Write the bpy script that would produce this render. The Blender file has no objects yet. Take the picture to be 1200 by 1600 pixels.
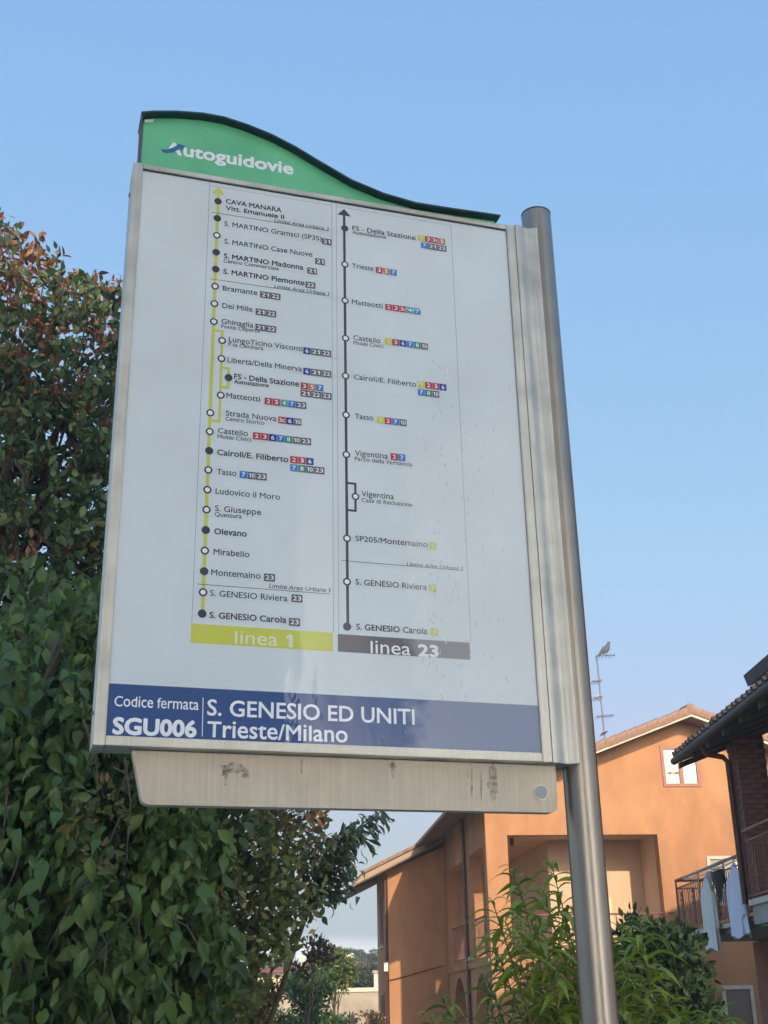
import bpy, math, random
import numpy as np
from mathutils import Matrix, Vector, Euler

S = bpy.context.scene
COL = S.collection
R_ = math.radians

# ------------------------------------------------------------------ camera
CAM_POS = np.array([0.0, 0.0, 1.6])
FPX, PITCH, ROLL = 1906.2, 0.38616, -0.01905
_r = np.array([1.0, 0, 0]); FW = np.array([0, math.cos(PITCH), math.sin(PITCH)])
_u = np.array([0, -math.sin(PITCH), math.cos(PITCH)])
RT = math.cos(ROLL) * _r + math.sin(ROLL) * _u
UP = -math.sin(ROLL) * _r + math.cos(ROLL) * _u
cd = bpy.data.cameras.new('camera'); cam = bpy.data.objects.new('camera', cd); COL.objects.link(cam)
cd.sensor_fit = 'VERTICAL'; cd.sensor_height = 24.0; cd.lens = FPX / 1600 * 24.0
cd.clip_start = 0.05; cd.clip_end = 3000
cam.matrix_world = Matrix(((RT[0], UP[0], -FW[0], 0), (RT[1], UP[1], -FW[1], 0), (RT[2], UP[2], -FW[2], 1.6), (0, 0, 0, 1)))
S.camera = cam

# ------------------------------------------------------------------ sky, sun, exposure
SUN_EL, SUN_AZ = 23.0, 163.6          # azimuth clockwise from +Y
w = bpy.data.worlds.new('World'); S.world = w; w.use_nodes = True
nt = w.node_tree; bg = nt.nodes['Background']
sky = nt.nodes.new('ShaderNodeTexSky'); sky.sky_type = 'NISHITA'; sky.sun_disc = False
sky.sun_elevation = R_(SUN_EL); sky.sun_rotation = R_(SUN_AZ)
sky.altitude = 100; sky.air_density = 1.0; sky.dust_density = 0.6; sky.ozone_density = 1.5
# hazy morning air: the sky's own colour, evened out towards the horizon channel by channel
sep = nt.nodes.new('ShaderNodeSeparateColor'); cmb = nt.nodes.new('ShaderNodeCombineColor'); nt.links.new(sky.outputs[0], sep.inputs[0])
def wm(op, a, b=None, c=None):
    q = nt.nodes.new('ShaderNodeMath'); q.operation = op
    for k_, v_ in enumerate((a, b, c)):
        if v_ is None: continue
        if hasattr(v_, 'is_linked'): nt.links.new(v_, q.inputs[k_])
        else: q.inputs[k_].default_value = v_
    return q.outputs[0]
glow = wm('MULTIPLY', wm('MAXIMUM', wm('SUBTRACT', sep.outputs[0], 7.2), 0.0), 4.0)      # extra brightness added round the sun, out of view, to lift the shade
low = wm('MULTIPLY', wm('MAXIMUM', wm('SUBTRACT', sep.outputs[0], 2.6), 0.0), .25)
for i_, (kk, ga, tint) in enumerate(((1.26, .53, 1.0), (1.564, .33, .92), (2.15, .10, .82))):
    v_ = wm('MULTIPLY', wm('POWER', wm('MULTIPLY', sep.outputs[i_], .357), ga), kk)
    if i_ < 2: v_ = wm('MINIMUM', v_, (1.38, 1.63)[i_])
    if i_ == 2: v_ = wm('MAXIMUM', wm('SUBTRACT', v_, low), 1.75)
    v_ = wm('MULTIPLY_ADD', glow, tint, v_)
    nt.links.new(v_, cmb.inputs[i_])
nt.links.new(cmb.outputs[0], bg.inputs[0]); bg.inputs[1].default_value = 0.15
sl = bpy.data.lights.new('sun', 'SUN'); sl.energy = 2.0; sl.angle = R_(0.6); sl.color = (1.0, 0.80, 0.58)
so = bpy.data.objects.new('sun', sl); COL.objects.link(so); so.location = (10, -20, 20)
sd = Vector((math.sin(R_(SUN_AZ)) * math.cos(R_(SUN_EL)), math.cos(R_(SUN_AZ)) * math.cos(R_(SUN_EL)), math.sin(R_(SUN_EL))))
so.rotation_euler = sd.to_track_quat('Z', 'Y').to_euler()
S.view_settings.view_transform = 'Standard'; S.view_settings.look = 'None'
S.view_settings.gamma = 1; S.view_settings.use_curve_mapping = False
S.view_settings.exposure = 1.42
S.cycles.max_bounces = 8; S.cycles.transparent_max_bounces = 8

# ------------------------------------------------------------------ helpers
def ray(px, py):
    return FW + RT * (px - 600) / FPX + UP * (800 - py) / FPX

def at(px, py, Y):
    d = ray(px, py)
    return CAM_POS + d * (Y / d[1])

def tag(o, label=None, cat=None, group=None, kind=None):
    if label: o['label'] = label
    if cat: o['category'] = cat
    if group: o['group'] = group
    if kind: o['kind'] = kind
    return o

def thing(name, loc, label, cat, group=None, rot=None):
    o = bpy.data.objects.new(name, None); COL.objects.link(o)
    o.location = loc; o.empty_display_size = 0.1
    if rot is not None: o.rotation_euler = rot
    return tag(o, label, cat, group)

class MB:
    def __init__(s): s.v = []; s.f = []; s.m = []
    def add(s, v, f, m=0):
        b = len(s.v); s.v += [tuple(map(float, p)) for p in v]
        s.f += [tuple(b + i for i in q) for q in f]; s.m += [m] * len(f); return s
    def box(s, x0, x1, y0, y1, z0, z1, m=0):
        return s.add([(x0, y0, z0), (x1, y0, z0), (x1, y1, z0), (x0, y1, z0), (x0, y0, z1), (x1, y0, z1), (x1, y1, z1), (x0, y1, z1)],
                     [(0, 3, 2, 1), (4, 5, 6, 7), (0, 1, 5, 4), (1, 2, 6, 5), (2, 3, 7, 6), (3, 0, 4, 7)], m)
    def prism(s, poly, a0, a1, axis='y', m=0):
        # poly in the two other axes; axis y: (x,z), axis z: (x,y), axis x: (y,z)
        n = len(poly)
        def P(p, a): return {'y': (p[0], a, p[1]), 'z': (p[0], p[1], a), 'x': (a, p[0], p[1])}[axis]
        v = [P(p, a0) for p in poly] + [P(p, a1) for p in poly]
        f = [tuple(range(n)), tuple(range(2 * n - 1, n - 1, -1))] + [(i, i + n, (i + 1) % n + n, (i + 1) % n) for i in range(n)]
        return s.add(v, f, m)
    def tube(s, pts, rad, seg=8, m=0):
        pts = [Vector(p) for p in pts]; n = len(pts)
        if not hasattr(rad, '__len__'): rad = [rad] * n
        v = []; prev = None
        for i, p in enumerate(pts):
            d = (pts[min(i + 1, n - 1)] - pts[max(i - 1, 0)]).normalized()
            if prev is None: a = d.orthogonal().normalized()
            else:
                a = prev - d * prev.dot(d)
                a = a.normalized() if a.length > 1e-6 else d.orthogonal().normalized()
            prev = a; b = d.cross(a)
            for k in range(seg):
                t = 2 * math.pi * k / seg
                v.append(p + (a * math.cos(t) + b * math.sin(t)) * rad[i])
        f = []
        for i in range(n - 1):
            for k in range(seg):
                f.append((i * seg + k, i * seg + (k + 1) % seg, (i + 1) * seg + (k + 1) % seg, (i + 1) * seg + k))
        f.append(tuple(range(seg - 1, -1, -1))); f.append(tuple(range((n - 1) * seg, n * seg)))
        return s.add(v, f, m)
    def build(s, name, mats, parent=None, smooth=False, bevel=0):
        me = bpy.data.meshes.new(name); me.from_pydata(s.v, [], s.f)
        if not isinstance(mats, (list, tuple)): mats = [mats]
        for q in mats: me.materials.append(q)
        me.polygons.foreach_set('material_index', s.m)
        if smooth: me.polygons.foreach_set('use_smooth', [True] * len(s.f))
        me.update()
        import bmesh
        bm = bmesh.new(); bm.from_mesh(me); bmesh.ops.recalc_face_normals(bm, faces=bm.faces)
        if bevel:
            bmesh.ops.bevel(bm, geom=[e for e in bm.edges if e.calc_face_angle(0) > 0.5], offset=bevel, segments=2, affect='EDGES')
        bm.to_mesh(me); bm.free()
        if smooth and hasattr(me, 'set_sharp_from_angle'): me.set_sharp_from_angle(angle=R_(40))
        o = bpy.data.objects.new(name, me); COL.objects.link(o)
        if parent: o.parent = parent
        return o

def holed_wall(name, outer, holes, thick, mat, parent, M):
    """2-D outline with holes (x,y of the curve plane), extruded by thick, placed by matrix M."""
    cu = bpy.data.curves.new(name, 'CURVE'); cu.dimensions = '2D'; cu.fill_mode = 'BOTH'; cu.extrude = thick / 2
    for poly in [outer] + holes:
        sp = cu.splines.new('POLY'); sp.points.add(len(poly) - 1); sp.use_cyclic_u = True
        for p, q in zip(sp.points, poly): p.co = (q[0], q[1], 0, 1)
    tmp = bpy.data.objects.new('tmp', cu); COL.objects.link(tmp)
    dg = bpy.context.evaluated_depsgraph_get(); dg.update()
    me = bpy.data.meshes.new_from_object(tmp.evaluated_get(dg)); bpy.data.objects.remove(tmp)
    me.transform(Matrix.Translation((0, 0, 0)) @ M); me.materials.clear(); me.materials.append(mat); me.name = name
    o = bpy.data.objects.new(name, me); COL.objects.link(o); o.parent = parent
    return o

# ------------------------------------------------------------------ materials
def mat(name, col, rough=0.7, metal=0.0, var=0.0, vscale=6, bump=0.0, bscale=60, coat=0.0, spec=0.5, stretch=(1, 1, 1), col2=None, trans=0.0, attr=False, vdetail=6):
    m = bpy.data.materials.new(name); m.use_nodes = True
    n = m.node_tree; p = n.nodes['Principled BSDF']
    p.inputs['Base Color'].default_value = (*col, 1); p.inputs['Roughness'].default_value = rough
    p.inputs['Metallic'].default_value = metal; p.inputs['Specular IOR Level'].default_value = spec
    if coat: p.inputs['Coat Weight'].default_value = coat; p.inputs['Coat Roughness'].default_value = 0.06
    tc = n.nodes.new('ShaderNodeTexCoord'); mp = n.nodes.new('ShaderNodeMapping'); mp.inputs['Scale'].default_value = stretch
    n.links.new(tc.outputs['Object'], mp.inputs[0])
    if var or col2:
        nz = n.nodes.new('ShaderNodeTexNoise'); nz.inputs['Scale'].default_value = vscale; nz.inputs['Detail'].default_value = vdetail; nz.inputs['Roughness'].default_value = 0.65
        n.links.new(mp.outputs[0], nz.inputs['Vector'])
        rp = n.nodes.new('ShaderNodeValToRGB'); rp.color_ramp.elements[0].position = 0.33; rp.color_ramp.elements[1].position = 0.68
        a = [max(0, c * (1 - var)) for c in col]; b = [min(1, c * (1 + var)) for c in col]
        if col2: b = list(col2)
        rp.color_ramp.elements[0].color = (*a, 1); rp.color_ramp.elements[1].color = (*b, 1)
        n.links.new(nz.outputs['Fac'], rp.inputs[0]); n.links.new(rp.outputs[0], p.inputs['Base Color'])
    if bump:
        nb = n.nodes.new('ShaderNodeTexNoise'); nb.inputs['Scale'].default_value = bscale; nb.inputs['Detail'].default_value = 4
        n.links.new(mp.outputs[0], nb.inputs['Vector'])
        bp = n.nodes.new('ShaderNodeBump'); bp.inputs['Strength'].default_value = bump; bp.inputs['Distance'].default_value = 0.01
        n.links.new(nb.outputs['Fac'], bp.inputs['Height']); n.links.new(bp.outputs[0], p.inputs['Normal'])
    return m

def leafmat(name, stops, rough=0.45, trans=0.35, spec=0.35):
    m = bpy.data.materials.new(name); m.use_nodes = True; n = m.node_tree
    p = n.nodes['Principled BSDF']; out = n.nodes['Material Output']
    at_ = n.nodes.new('ShaderNodeAttribute'); at_.attribute_name = 'tone'
    oi = n.nodes.new('ShaderNodeObjectInfo')
    rp = n.nodes.new('ShaderNodeValToRGB')
    els = rp.color_ramp.elements
    for i, (pos, c) in enumerate(stops):
        e = els[i] if i < 2 else els.new(pos)
        e.position = pos; e.color = (*c, 1)
    ad = n.nodes.new('ShaderNodeMath'); ad.operation = 'ADD'; ad.use_clamp = True
    mu = n.nodes.new('ShaderNodeMath'); mu.operation = 'MULTIPLY'; mu.inputs[1].default_value = 0.3
    n.links.new(oi.outputs['Random'], mu.inputs[0]); n.links.new(at_.outputs['Fac'], ad.inputs[0]); n.links.new(mu.outputs[0], ad.inputs[1])
    n.links.new(at_.outputs['Fac'], rp.inputs[0]) if name.startswith('stuff') else n.links.new(ad.outputs[0], rp.inputs[0])
    n.links.new(rp.outputs[0], p.inputs['Base Color']); p.inputs['Roughness'].default_value = rough; p.inputs['Specular IOR Level'].default_value = spec
    tr = n.nodes.new('ShaderNodeBsdfTranslucent'); n.links.new(rp.outputs[0], tr.inputs[0])
    mx = n.nodes.new('ShaderNodeMixShader'); mx.inputs[0].default_value = trans
    n.links.new(p.outputs[0], mx.inputs[1]); n.links.new(tr.outputs[0], mx.inputs[2]); n.links.new(mx.outputs[0], out.inputs[0])
    return m

# ================================================================== SETTING
M_ground = mat('dry_grass', (0.17, 0.17, 0.08), 0.95, var=0.35, vscale=0.8, bump=0.5, bscale=30, col2=(0.30, 0.25, 0.15))
M_asph = mat('asphalt', (0.055, 0.055, 0.058), 0.9, var=0.2, vscale=3, bump=0.4, bscale=200)
M_conc = mat('kerb_concrete', (0.52, 0.50, 0.46), 0.9, var=0.15, vscale=4, bump=0.3)
g = MB(); g.add([(-900, -500, 0), (900, -500, 0), (900, 1800, 0), (-900, 1800, 0)], [(0, 1, 2, 3)])
tag(g.build('ground', M_ground), kind='structure')
g = MB(); g.add([(-80, -9, .004), (80, -9, .004), (80, -2.0, .004), (-80, -2.0, .004)], [(0, 1, 2, 3)])
tag(g.build('road', M_asph), kind='structure')
g = MB().box(-80, 80, -1.998, -1.85, 0.0, 0.13); g.box(-80, 80, -1.85, 3.4, 0.0, 0.12)
tag(g.build('pavement', M_conc), kind='structure')

# ================================================================== SIGN
YAW, LEAN = 0.30203, 0.0023
PW, PH = 0.97571, 1.42021
O_S = np.array([-0.58328, 2.5, 1.6 + 0.53016])
uh = np.array([math.cos(YAW), math.sin(YAW), 0]); zz = np.array([0, 0, 1.0])
EU = math.cos(LEAN) * uh + math.sin(LEAN) * zz; EV = -math.sin(LEAN) * uh + math.cos(LEAN) * zz
EN = np.cross(EV, EU); EN = -EN if EN[1] < 0 else EN            # away from the viewer

def SP(px, py, d=0.0):
    q = ray(px, py); o = O_S + EN * d
    p = CAM_POS + q * (((o - CAM_POS) @ EN) / (q @ EN))
    return float((p - O_S) @ EU), float((p - O_S) @ EV)

POLE_D = 0.045
up_, _ = SP(922, 1400, POLE_D)
base = O_S + EU * up_ + EN * POLE_D - EV * ((O_S + EU * up_ + EN * POLE_D)[2] / EV[2])
sign = bpy.data.objects.new('bus_stop_sign', None); COL.objects.link(sign); sign.empty_display_size = .1
sign.matrix_world = Matrix(((EU[0], EN[0], EV[0], base[0]), (EU[1], EN[1], EV[1], base[1]), (EU[2], EN[2], EV[2], base[2]), (0, 0, 0, 1)))
tag(sign, 'metal framed bus stop sign with green curved header and blue name band on steel pole', 'bus stop sign')
# part frame: children are modelled with the panel's lower left corner as (0,0,0)
OFF = (float((O_S - base) @ EU), float((O_S - base) @ EN), float((O_S - base) @ EV))
def sp_build(mb, name, m, smooth=False, bevel=0, parent=None):
    o = mb.build(name, m, parent or sign, smooth, bevel)
    if parent is None: o.location = OFF
    return o

def metal(name, col, rough, scl=(60, 60, 1.2), dirt=0.25, met=0.9, bmp=.12, rv=1.0):
    m = mat(name, col, rough, met, spec=0.5)
    n = m.node_tree; p = n.nodes['Principled BSDF']
    tc = n.nodes['Texture Coordinate']; 
    mp = n.nodes.new('ShaderNodeMapping'); mp.inputs['Scale'].default_value = scl; n.links.new(tc.outputs['Object'], mp.inputs[0])
    nz = n.nodes.new('ShaderNodeTexNoise'); nz.inputs['Scale'].default_value = 3; nz.inputs['Detail'].default_value = 5; n.links.new(mp.outputs[0], nz.inputs['Vector'])
    n2 = n.nodes.new('ShaderNodeTexNoise'); n2.inputs['Scale'].default_value = 9; n2.inputs['Detail'].default_value = 7; n.links.new(tc.outputs['Object'], n2.inputs['Vector'])
    rp = n.nodes.new('ShaderNodeValToRGB'); rp.color_ramp.elements[0].position = .35; rp.color_ramp.elements[1].position = .62
    rp.color_ramp.elements[0].color = (*[c * (1 - dirt) for c in col], 1); rp.color_ramp.elements[1].color = (*col, 1)
    n.links.new(n2.outputs['Fac'], rp.inputs[0])
    mx = n.nodes.new('ShaderNodeMix'); mx.data_type = 'RGBA'; mx.blend_type = 'MULTIPLY'; mx.inputs[0].default_value = 0.5
    r3 = n.nodes.new('ShaderNodeValToRGB'); r3.color_ramp.elements[0].position = .3; r3.color_ramp.elements[1].position = .7
    r3.color_ramp.elements[0].color = (.72, .72, .72, 1); r3.color_ramp.elements[1].color = (1, 1, 1, 1)
    n.links.new(nz.outputs['Fac'], r3.inputs[0]); n.links.new(rp.outputs[0], mx.inputs[6]); n.links.new(r3.outputs[0], mx.inputs[7]); n.links.new(mx.outputs[2], p.inputs['Base Color'])
    mr = n.nodes.new('ShaderNodeMapRange'); mr.inputs[1].default_value = .3; mr.inputs[2].default_value = .7; mr.inputs[3].default_value = rough * (1 - .2 * rv); mr.inputs[4].default_value = min(1, rough * (1 + .35 * rv))
    n.links.new(n2.outputs['Fac'], mr.inputs[0]); n.links.new(mr.outputs[0], p.inputs['Roughness'])
    bp = n.nodes.new('ShaderNodeBump'); bp.inputs['Strength'].default_value = bmp; bp.inputs['Distance'].default_value = .003
    n.links.new(nz.outputs['Fac'], bp.inputs['Height']); n.links.new(bp.outputs[0], p.inputs['Normal'])
    return m

M_alu = metal('aluminium', (0.70, 0.66, 0.57), 0.42, met=0.6)
M_alu2 = metal('aluminium_plate', (0.63, 0.54, 0.42), 0.5, met=0.4)
M_steel = metal('brushed_steel', (0.37, 0.33, 0.28), 0.38, scl=(40, 40, .4), met=.95, dirt=.12, bmp=.008, rv=.12)
M_darkmetal = mat('dark_box_metal', (0.10, 0.10, 0.11), 0.6, 0.3, var=.2)

def printmat(name, col, var=0.0):
    """vinyl print under one glossy film: the film's ripples follow the panel, so they run on from piece to piece"""
    m = bpy.data.materials.new(name); m.use_nodes = True; n = m.node_tree; p = n.nodes['Principled BSDF']
    p.inputs['Base Color'].default_value = (*col, 1); p.inputs['Roughness'].default_value = 0.45
    p.inputs['Specular IOR Level'].default_value = 0.3
    p.inputs['Coat Weight'].default_value = 1.0; p.inputs['Coat Roughness'].default_value = 0.03; p.inputs['Coat IOR'].default_value = 1.42
    ge = n.nodes.new('ShaderNodeNewGeometry')
    nz = n.nodes.new('ShaderNodeTexNoise'); nz.inputs['Scale'].default_value = 9; nz.inputs['Detail'].default_value = 3
    mp = n.nodes.new('ShaderNodeMapping'); mp.inputs['Scale'].default_value = (2.2, 2.2, 1.0)
    n.links.new(ge.outputs['Position'], mp.inputs[0]); n.links.new(mp.outputs[0], nz.inputs['Vector'])
    vo = n.nodes.new('ShaderNodeTexNoise'); vo.inputs['Scale'].default_value = 46; vo.inputs['Detail'].default_value = 2
    n.links.new(mp.outputs[0], vo.inputs['Vector'])
    cr = n.nodes.new('ShaderNodeMapRange'); cr.inputs[1].default_value = .56; cr.inputs[2].default_value = .75
    n.links.new(vo.outputs['Fac'], cr.inputs[0])
    # ripples only where the film has lifted (right part of the panel)
    sx = n.nodes.new('ShaderNodeSeparateXYZ'); n.links.new(ge.outputs['Position'], sx.inputs[0])
    mk = n.nodes.new('ShaderNodeMapRange'); mk.inputs[1].default_value = -.12; mk.inputs[2].default_value = .12
    n.links.new(sx.outputs[0], mk.inputs[0])
    m1 = n.nodes.new('ShaderNodeMath'); m1.operation = 'MULTIPLY'; n.links.new(cr.outputs[0], m1.inputs[0]); n.links.new(mk.outputs[0], m1.inputs[1])
    m2 = n.nodes.new('ShaderNodeMath'); m2.operation = 'MULTIPLY_ADD'; m2.inputs[1].default_value = 0.45
    n.links.new(m1.outputs[0], m2.inputs[0]); n.links.new(nz.outputs['Fac'], m2.inputs[2])
    bp = n.nodes.new('ShaderNodeBump'); bp.inputs['Strength'].default_value = .16; bp.inputs['Distance'].default_value = .004
    n.links.new(m2.outputs[0], bp.inputs['Height']); n.links.new(bp.outputs[0], p.inputs['Coat Normal'])
    # bright reflection painted into the print colour: right hand part of the panel, ragged left edge, slanting top edge
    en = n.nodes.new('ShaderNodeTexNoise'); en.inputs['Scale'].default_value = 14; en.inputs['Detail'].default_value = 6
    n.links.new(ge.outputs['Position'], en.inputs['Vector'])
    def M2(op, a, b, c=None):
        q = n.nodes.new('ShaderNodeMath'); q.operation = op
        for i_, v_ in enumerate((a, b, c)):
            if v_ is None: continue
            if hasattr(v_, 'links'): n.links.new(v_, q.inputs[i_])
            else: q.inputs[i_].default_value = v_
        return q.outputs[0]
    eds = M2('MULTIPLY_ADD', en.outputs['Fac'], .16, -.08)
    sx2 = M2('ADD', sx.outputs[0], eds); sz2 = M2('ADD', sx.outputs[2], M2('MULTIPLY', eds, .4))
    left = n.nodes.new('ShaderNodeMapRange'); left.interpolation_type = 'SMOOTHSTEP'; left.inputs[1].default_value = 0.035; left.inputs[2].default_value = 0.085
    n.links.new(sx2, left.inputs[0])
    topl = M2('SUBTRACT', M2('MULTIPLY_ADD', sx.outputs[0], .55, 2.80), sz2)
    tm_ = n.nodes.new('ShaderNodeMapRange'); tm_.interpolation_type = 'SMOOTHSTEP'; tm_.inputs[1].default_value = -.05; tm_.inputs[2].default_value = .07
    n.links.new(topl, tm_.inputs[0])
    refl_paint = M2('MULTIPLY', M2('MULTIPLY', left.outputs[0], tm_.outputs[0]), .27)
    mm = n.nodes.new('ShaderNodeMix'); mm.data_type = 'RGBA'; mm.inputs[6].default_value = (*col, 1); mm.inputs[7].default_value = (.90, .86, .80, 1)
    n.links.new(refl_paint, mm.inputs[0]); n.links.new(mm.outputs[2], p.inputs['Base Color'])
    if var:
        v2 = n.nodes.new('ShaderNodeTexNoise'); v2.inputs['Scale'].default_value = 5; v2.inputs['Detail'].default_value = 8
        n.links.new(ge.outputs['Position'], v2.inputs['Vector'])
        rp = n.nodes.new('ShaderNodeValToRGB'); rp.color_ramp.elements[0].position = .3; rp.color_ramp.elements[1].position = .7
        rp.color_ramp.elements[0].color = (*[c * (1 - var) for c in col], 1); rp.color_ramp.elements[1].color = (*[c * (1 + var) for c in col], 1)
        n.links.new(v2.outputs['Fac'], rp.inputs[0]); n.links.new(rp.outputs[0], mm.inputs[6])
    return m

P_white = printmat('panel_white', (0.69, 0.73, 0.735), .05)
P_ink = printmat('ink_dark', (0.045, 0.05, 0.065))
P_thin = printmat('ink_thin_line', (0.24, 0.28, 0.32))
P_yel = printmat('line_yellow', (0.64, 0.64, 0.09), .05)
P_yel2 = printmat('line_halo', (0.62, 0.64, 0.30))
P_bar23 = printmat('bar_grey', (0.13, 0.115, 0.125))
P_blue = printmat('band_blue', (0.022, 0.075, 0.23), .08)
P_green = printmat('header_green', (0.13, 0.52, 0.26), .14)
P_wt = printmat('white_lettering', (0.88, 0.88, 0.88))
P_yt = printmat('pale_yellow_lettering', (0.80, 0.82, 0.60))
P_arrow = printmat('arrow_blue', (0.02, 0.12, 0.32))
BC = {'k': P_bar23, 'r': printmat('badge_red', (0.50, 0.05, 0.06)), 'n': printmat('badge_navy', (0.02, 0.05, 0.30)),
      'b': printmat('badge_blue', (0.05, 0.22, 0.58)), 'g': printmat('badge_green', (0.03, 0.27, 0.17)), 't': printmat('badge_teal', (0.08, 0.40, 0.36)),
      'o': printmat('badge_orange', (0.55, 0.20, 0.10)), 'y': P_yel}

# panel and box
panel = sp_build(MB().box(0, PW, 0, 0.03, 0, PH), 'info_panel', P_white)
def pch(mb, name, m, smooth=False):
    return mb.build(name, m, panel, smooth)
FT = -0.007; BX = 0.085
st_l = SP(145, 1165, FT)[0]; st_r = SP(806, 361, FT)[0]
vb = SP(500, 1183, FT)[1]; vt = SP(790.5, 353, FT)[1]
vb2 = SP(845, 1187, FT)[1]; vb = (SP(165, 1166, FT)[1] + vb2) / 2
vt = (SP(224, 253, FT)[1] + SP(790.5, 353, FT)[1]) / 2
st_r = (SP(806, 361, FT)[0] + SP(862, 1190, FT)[0]) / 2
sp_build(MB().box(st_l, -0.0005, FT, BX, vb - .001, vt + .001), 'frame_stile', M_alu, bevel=.0015)
sp_build(MB().box(PW + 0.0005, st_r, FT, BX, vb - .001, vt + .001), 'frame_stile', M_alu, bevel=.0015)
sp_build(MB().box(0.0003, PW - 0.0003, FT + .001, BX - .001, PH + .0015, vt), 'frame_rail', M_alu, bevel=.0012)
sp_build(MB().box(0.0003, PW - 0.0003, FT + .001, BX - .001, vb, -.0005), 'frame_rail', M_alu, bevel=.0012)
sp_build(MB().box(0.001, PW - .001, 0.032, BX - .003, 0.0, PH), 'back_panel', M_alu2)
sp_build(MB().box(0.0, PW, -0.0018, -0.0004, PH - .0016, PH + .001), 'dark_edge_strip', P_ink)  # thin dark strip along the panel's top edge
# hinge cover with its hollow profile beside the pole
e_r = (SP(843, 361, FT)[0] + SP(899, 1190, FT)[0]) / 2
prof = [(st_r + .0005, FT - .002)]
wd = e_r - st_r
prof += [(st_r + .014, FT - .003)]
for k in range(1, 9):
    t = k / 9; prof.append((st_r + .014 + (wd - .018) * t, FT - .003 + .009 * math.sin(math.pi * t)))
prof += [(e_r - .004, FT - .004), (e_r, FT - .004), (e_r, .03), (e_r - .003, BX), (st_r + .0005, BX)]
sp_build(MB().prism(prof, vb - .002, vt + .004, 'z'), 'hinge_cover', M_alu, smooth=True)
for (px, py) in ((203, 303), (145, 1113)):
    u, v = SP(px, py, .03)
    sp_build(MB().tube([(st_l - .004, .035, v), (st_l + .002, .035, v)], .005, 10), 'screw', M_steel)
# pole
zt = SP(838, 336, POLE_D)[1]
pr = 0.0408
pole = sp_build(MB().tube([(up_, POLE_D, -OFF[2] - .02), (up_, POLE_D, zt - .004)], pr, 48), 'pole', M_steel, smooth=True)
sp_build(MB().tube([(up_, POLE_D, zt - .0038), (up_, POLE_D, zt)], pr + .0008, 48), 'pole_cap', M_darkmetal, smooth=True)
sp_build(MB().box(up_ - .12, up_ + .12, POLE_D - .12, POLE_D + .12, -OFF[2] + .12, -OFF[2] + .132), 'base_plate', M_steel)
# lower bracket
BD = 0.030
def rounded(poly, r, n=4):
    out = []
    for i, p in enumerate(poly):
        p = Vector(p); a = Vector(poly[i - 1]); b = Vector(poly[(i + 1) % len(poly)]); 
        rr = r if not hasattr(r, '__len__') else r[i]
        if rr <= 0: out.append(tuple(p)); continue
        da = (a - p).normalized() * rr; db = (b - p).normalized() * rr
        for k in range(n + 1):
            t = k / n; out.append(tuple((1 - t) ** 2 * (p + da) + 2 * t * (1 - t) * p + t * t * (p + db)))
    return out
pts = [SP(210, 1170, BD), SP(222, 1257, BD), SP(872.5, 1270, BD), SP(873.5, 1195, BD)]
pts[0] = (pts[0][0] - .004, vb - .002); pts[3] = (pts[2][0] + .001, vb - .002)
brk = sp_build(MB().prism(rounded(pts, (0, .016, .02, 0)), BD, BD + .03, 'y'), 'bracket_plate', M_alu2)
u, v = SP(845, 1238, BD)
o = MB().tube([(u, BD - .004, v), (u, BD + .001, v)], .0152, 28).build('bolt_cap', mat('grey_plastic_plug', (0.33, 0.36, 0.36), .45), brk, True)
MB().tube([(u, BD - .002, v), (u, BD + .0009, v)], .0178, 28).build('washer', M_alu, brk, True)
# grime marks on the bracket
M_grime = mat('grime', (0.16, 0.16, 0.135), .8, var=.3, vscale=90, col2=(0.36, 0.34, 0.28))
_n = M_grime.node_tree; _a = _n.nodes.new('ShaderNodeTexNoise'); _a.inputs['Scale'].default_value = 70; _a.inputs['Detail'].default_value = 6
_m = _n.nodes.new('ShaderNodeMapRange'); _m.inputs[1].default_value = .40; _m.inputs[2].default_value = .62; _m.inputs[3].default_value = .1; _m.inputs[4].default_value = .55
_n.links.new(_n.nodes['Texture Coordinate'].outputs['Object'], _a.inputs['Vector']); _n.links.new(_a.outputs['Fac'], _m.inputs[0]); _n.links.new(_m.outputs[0], _n.nodes['Principled BSDF'].inputs['Alpha'])
def blot(cx, cy, wx, hy, seed, n=26, drip=0):
    rnd = random.Random(seed); pp = []
    for k in range(n):
        a = 2 * math.pi * k / n; r = .65 + .45 * rnd.random()
        x = cx + wx * r * math.cos(a); y = cy + hy * r * math.sin(a)
        if drip and k % 5 == 2 and math.sin(a) > .2: y += drip * rnd.random()
        pp.append(SP(x, y, BD))
    c = SP(cx, cy, BD)
    m_ = MB(); m_.add([(c[0], BD - .0007, c[1])] + [(p[0], BD - .0007, p[1]) for p in pp], [(0, i + 1, (i + 1) % n + 1) for i in range(n)])
    m_.build('stain', M_grime, brk)
blot(366, 1200, 24, 9, 1, drip=16); blot(352, 1210, 3.0, 20, 2); blot(384, 1212, 7, 5, 3)
blot(614, 1202, 4, 14, 4); blot(613, 1196, 8, 5, 14); blot(737, 1218, 1.8, 28, 5); blot(752, 1226, 1.7, 28, 6); blot(770, 1224, 9.5, 34, 7); blot(471, 1198, 2.4, 15, 8)
blot(731, 1208, 2, 8, 9)

# header
HD = 0.002
green_top = [(221, 183), (237, 180), (275, 180), (317, 187), (350, 196), (387, 208), (425, 224), (462, 242), (500, 263), (550, 291), (600, 312), (640, 326), (700, 338), (777, 349)]
cap_top = [(221, 174), (240, 172.5), (275, 172.5), (317, 175.5), (350, 181.5), (387, 193.5), (425, 209), (462, 228), (500, 251), (550, 280), (600, 301), (650, 315.5), (700, 323.5), (777, 334.5)]
gt = [SP(x, y - 6, HD) for x, y in cap_top[:0]] 
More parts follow.
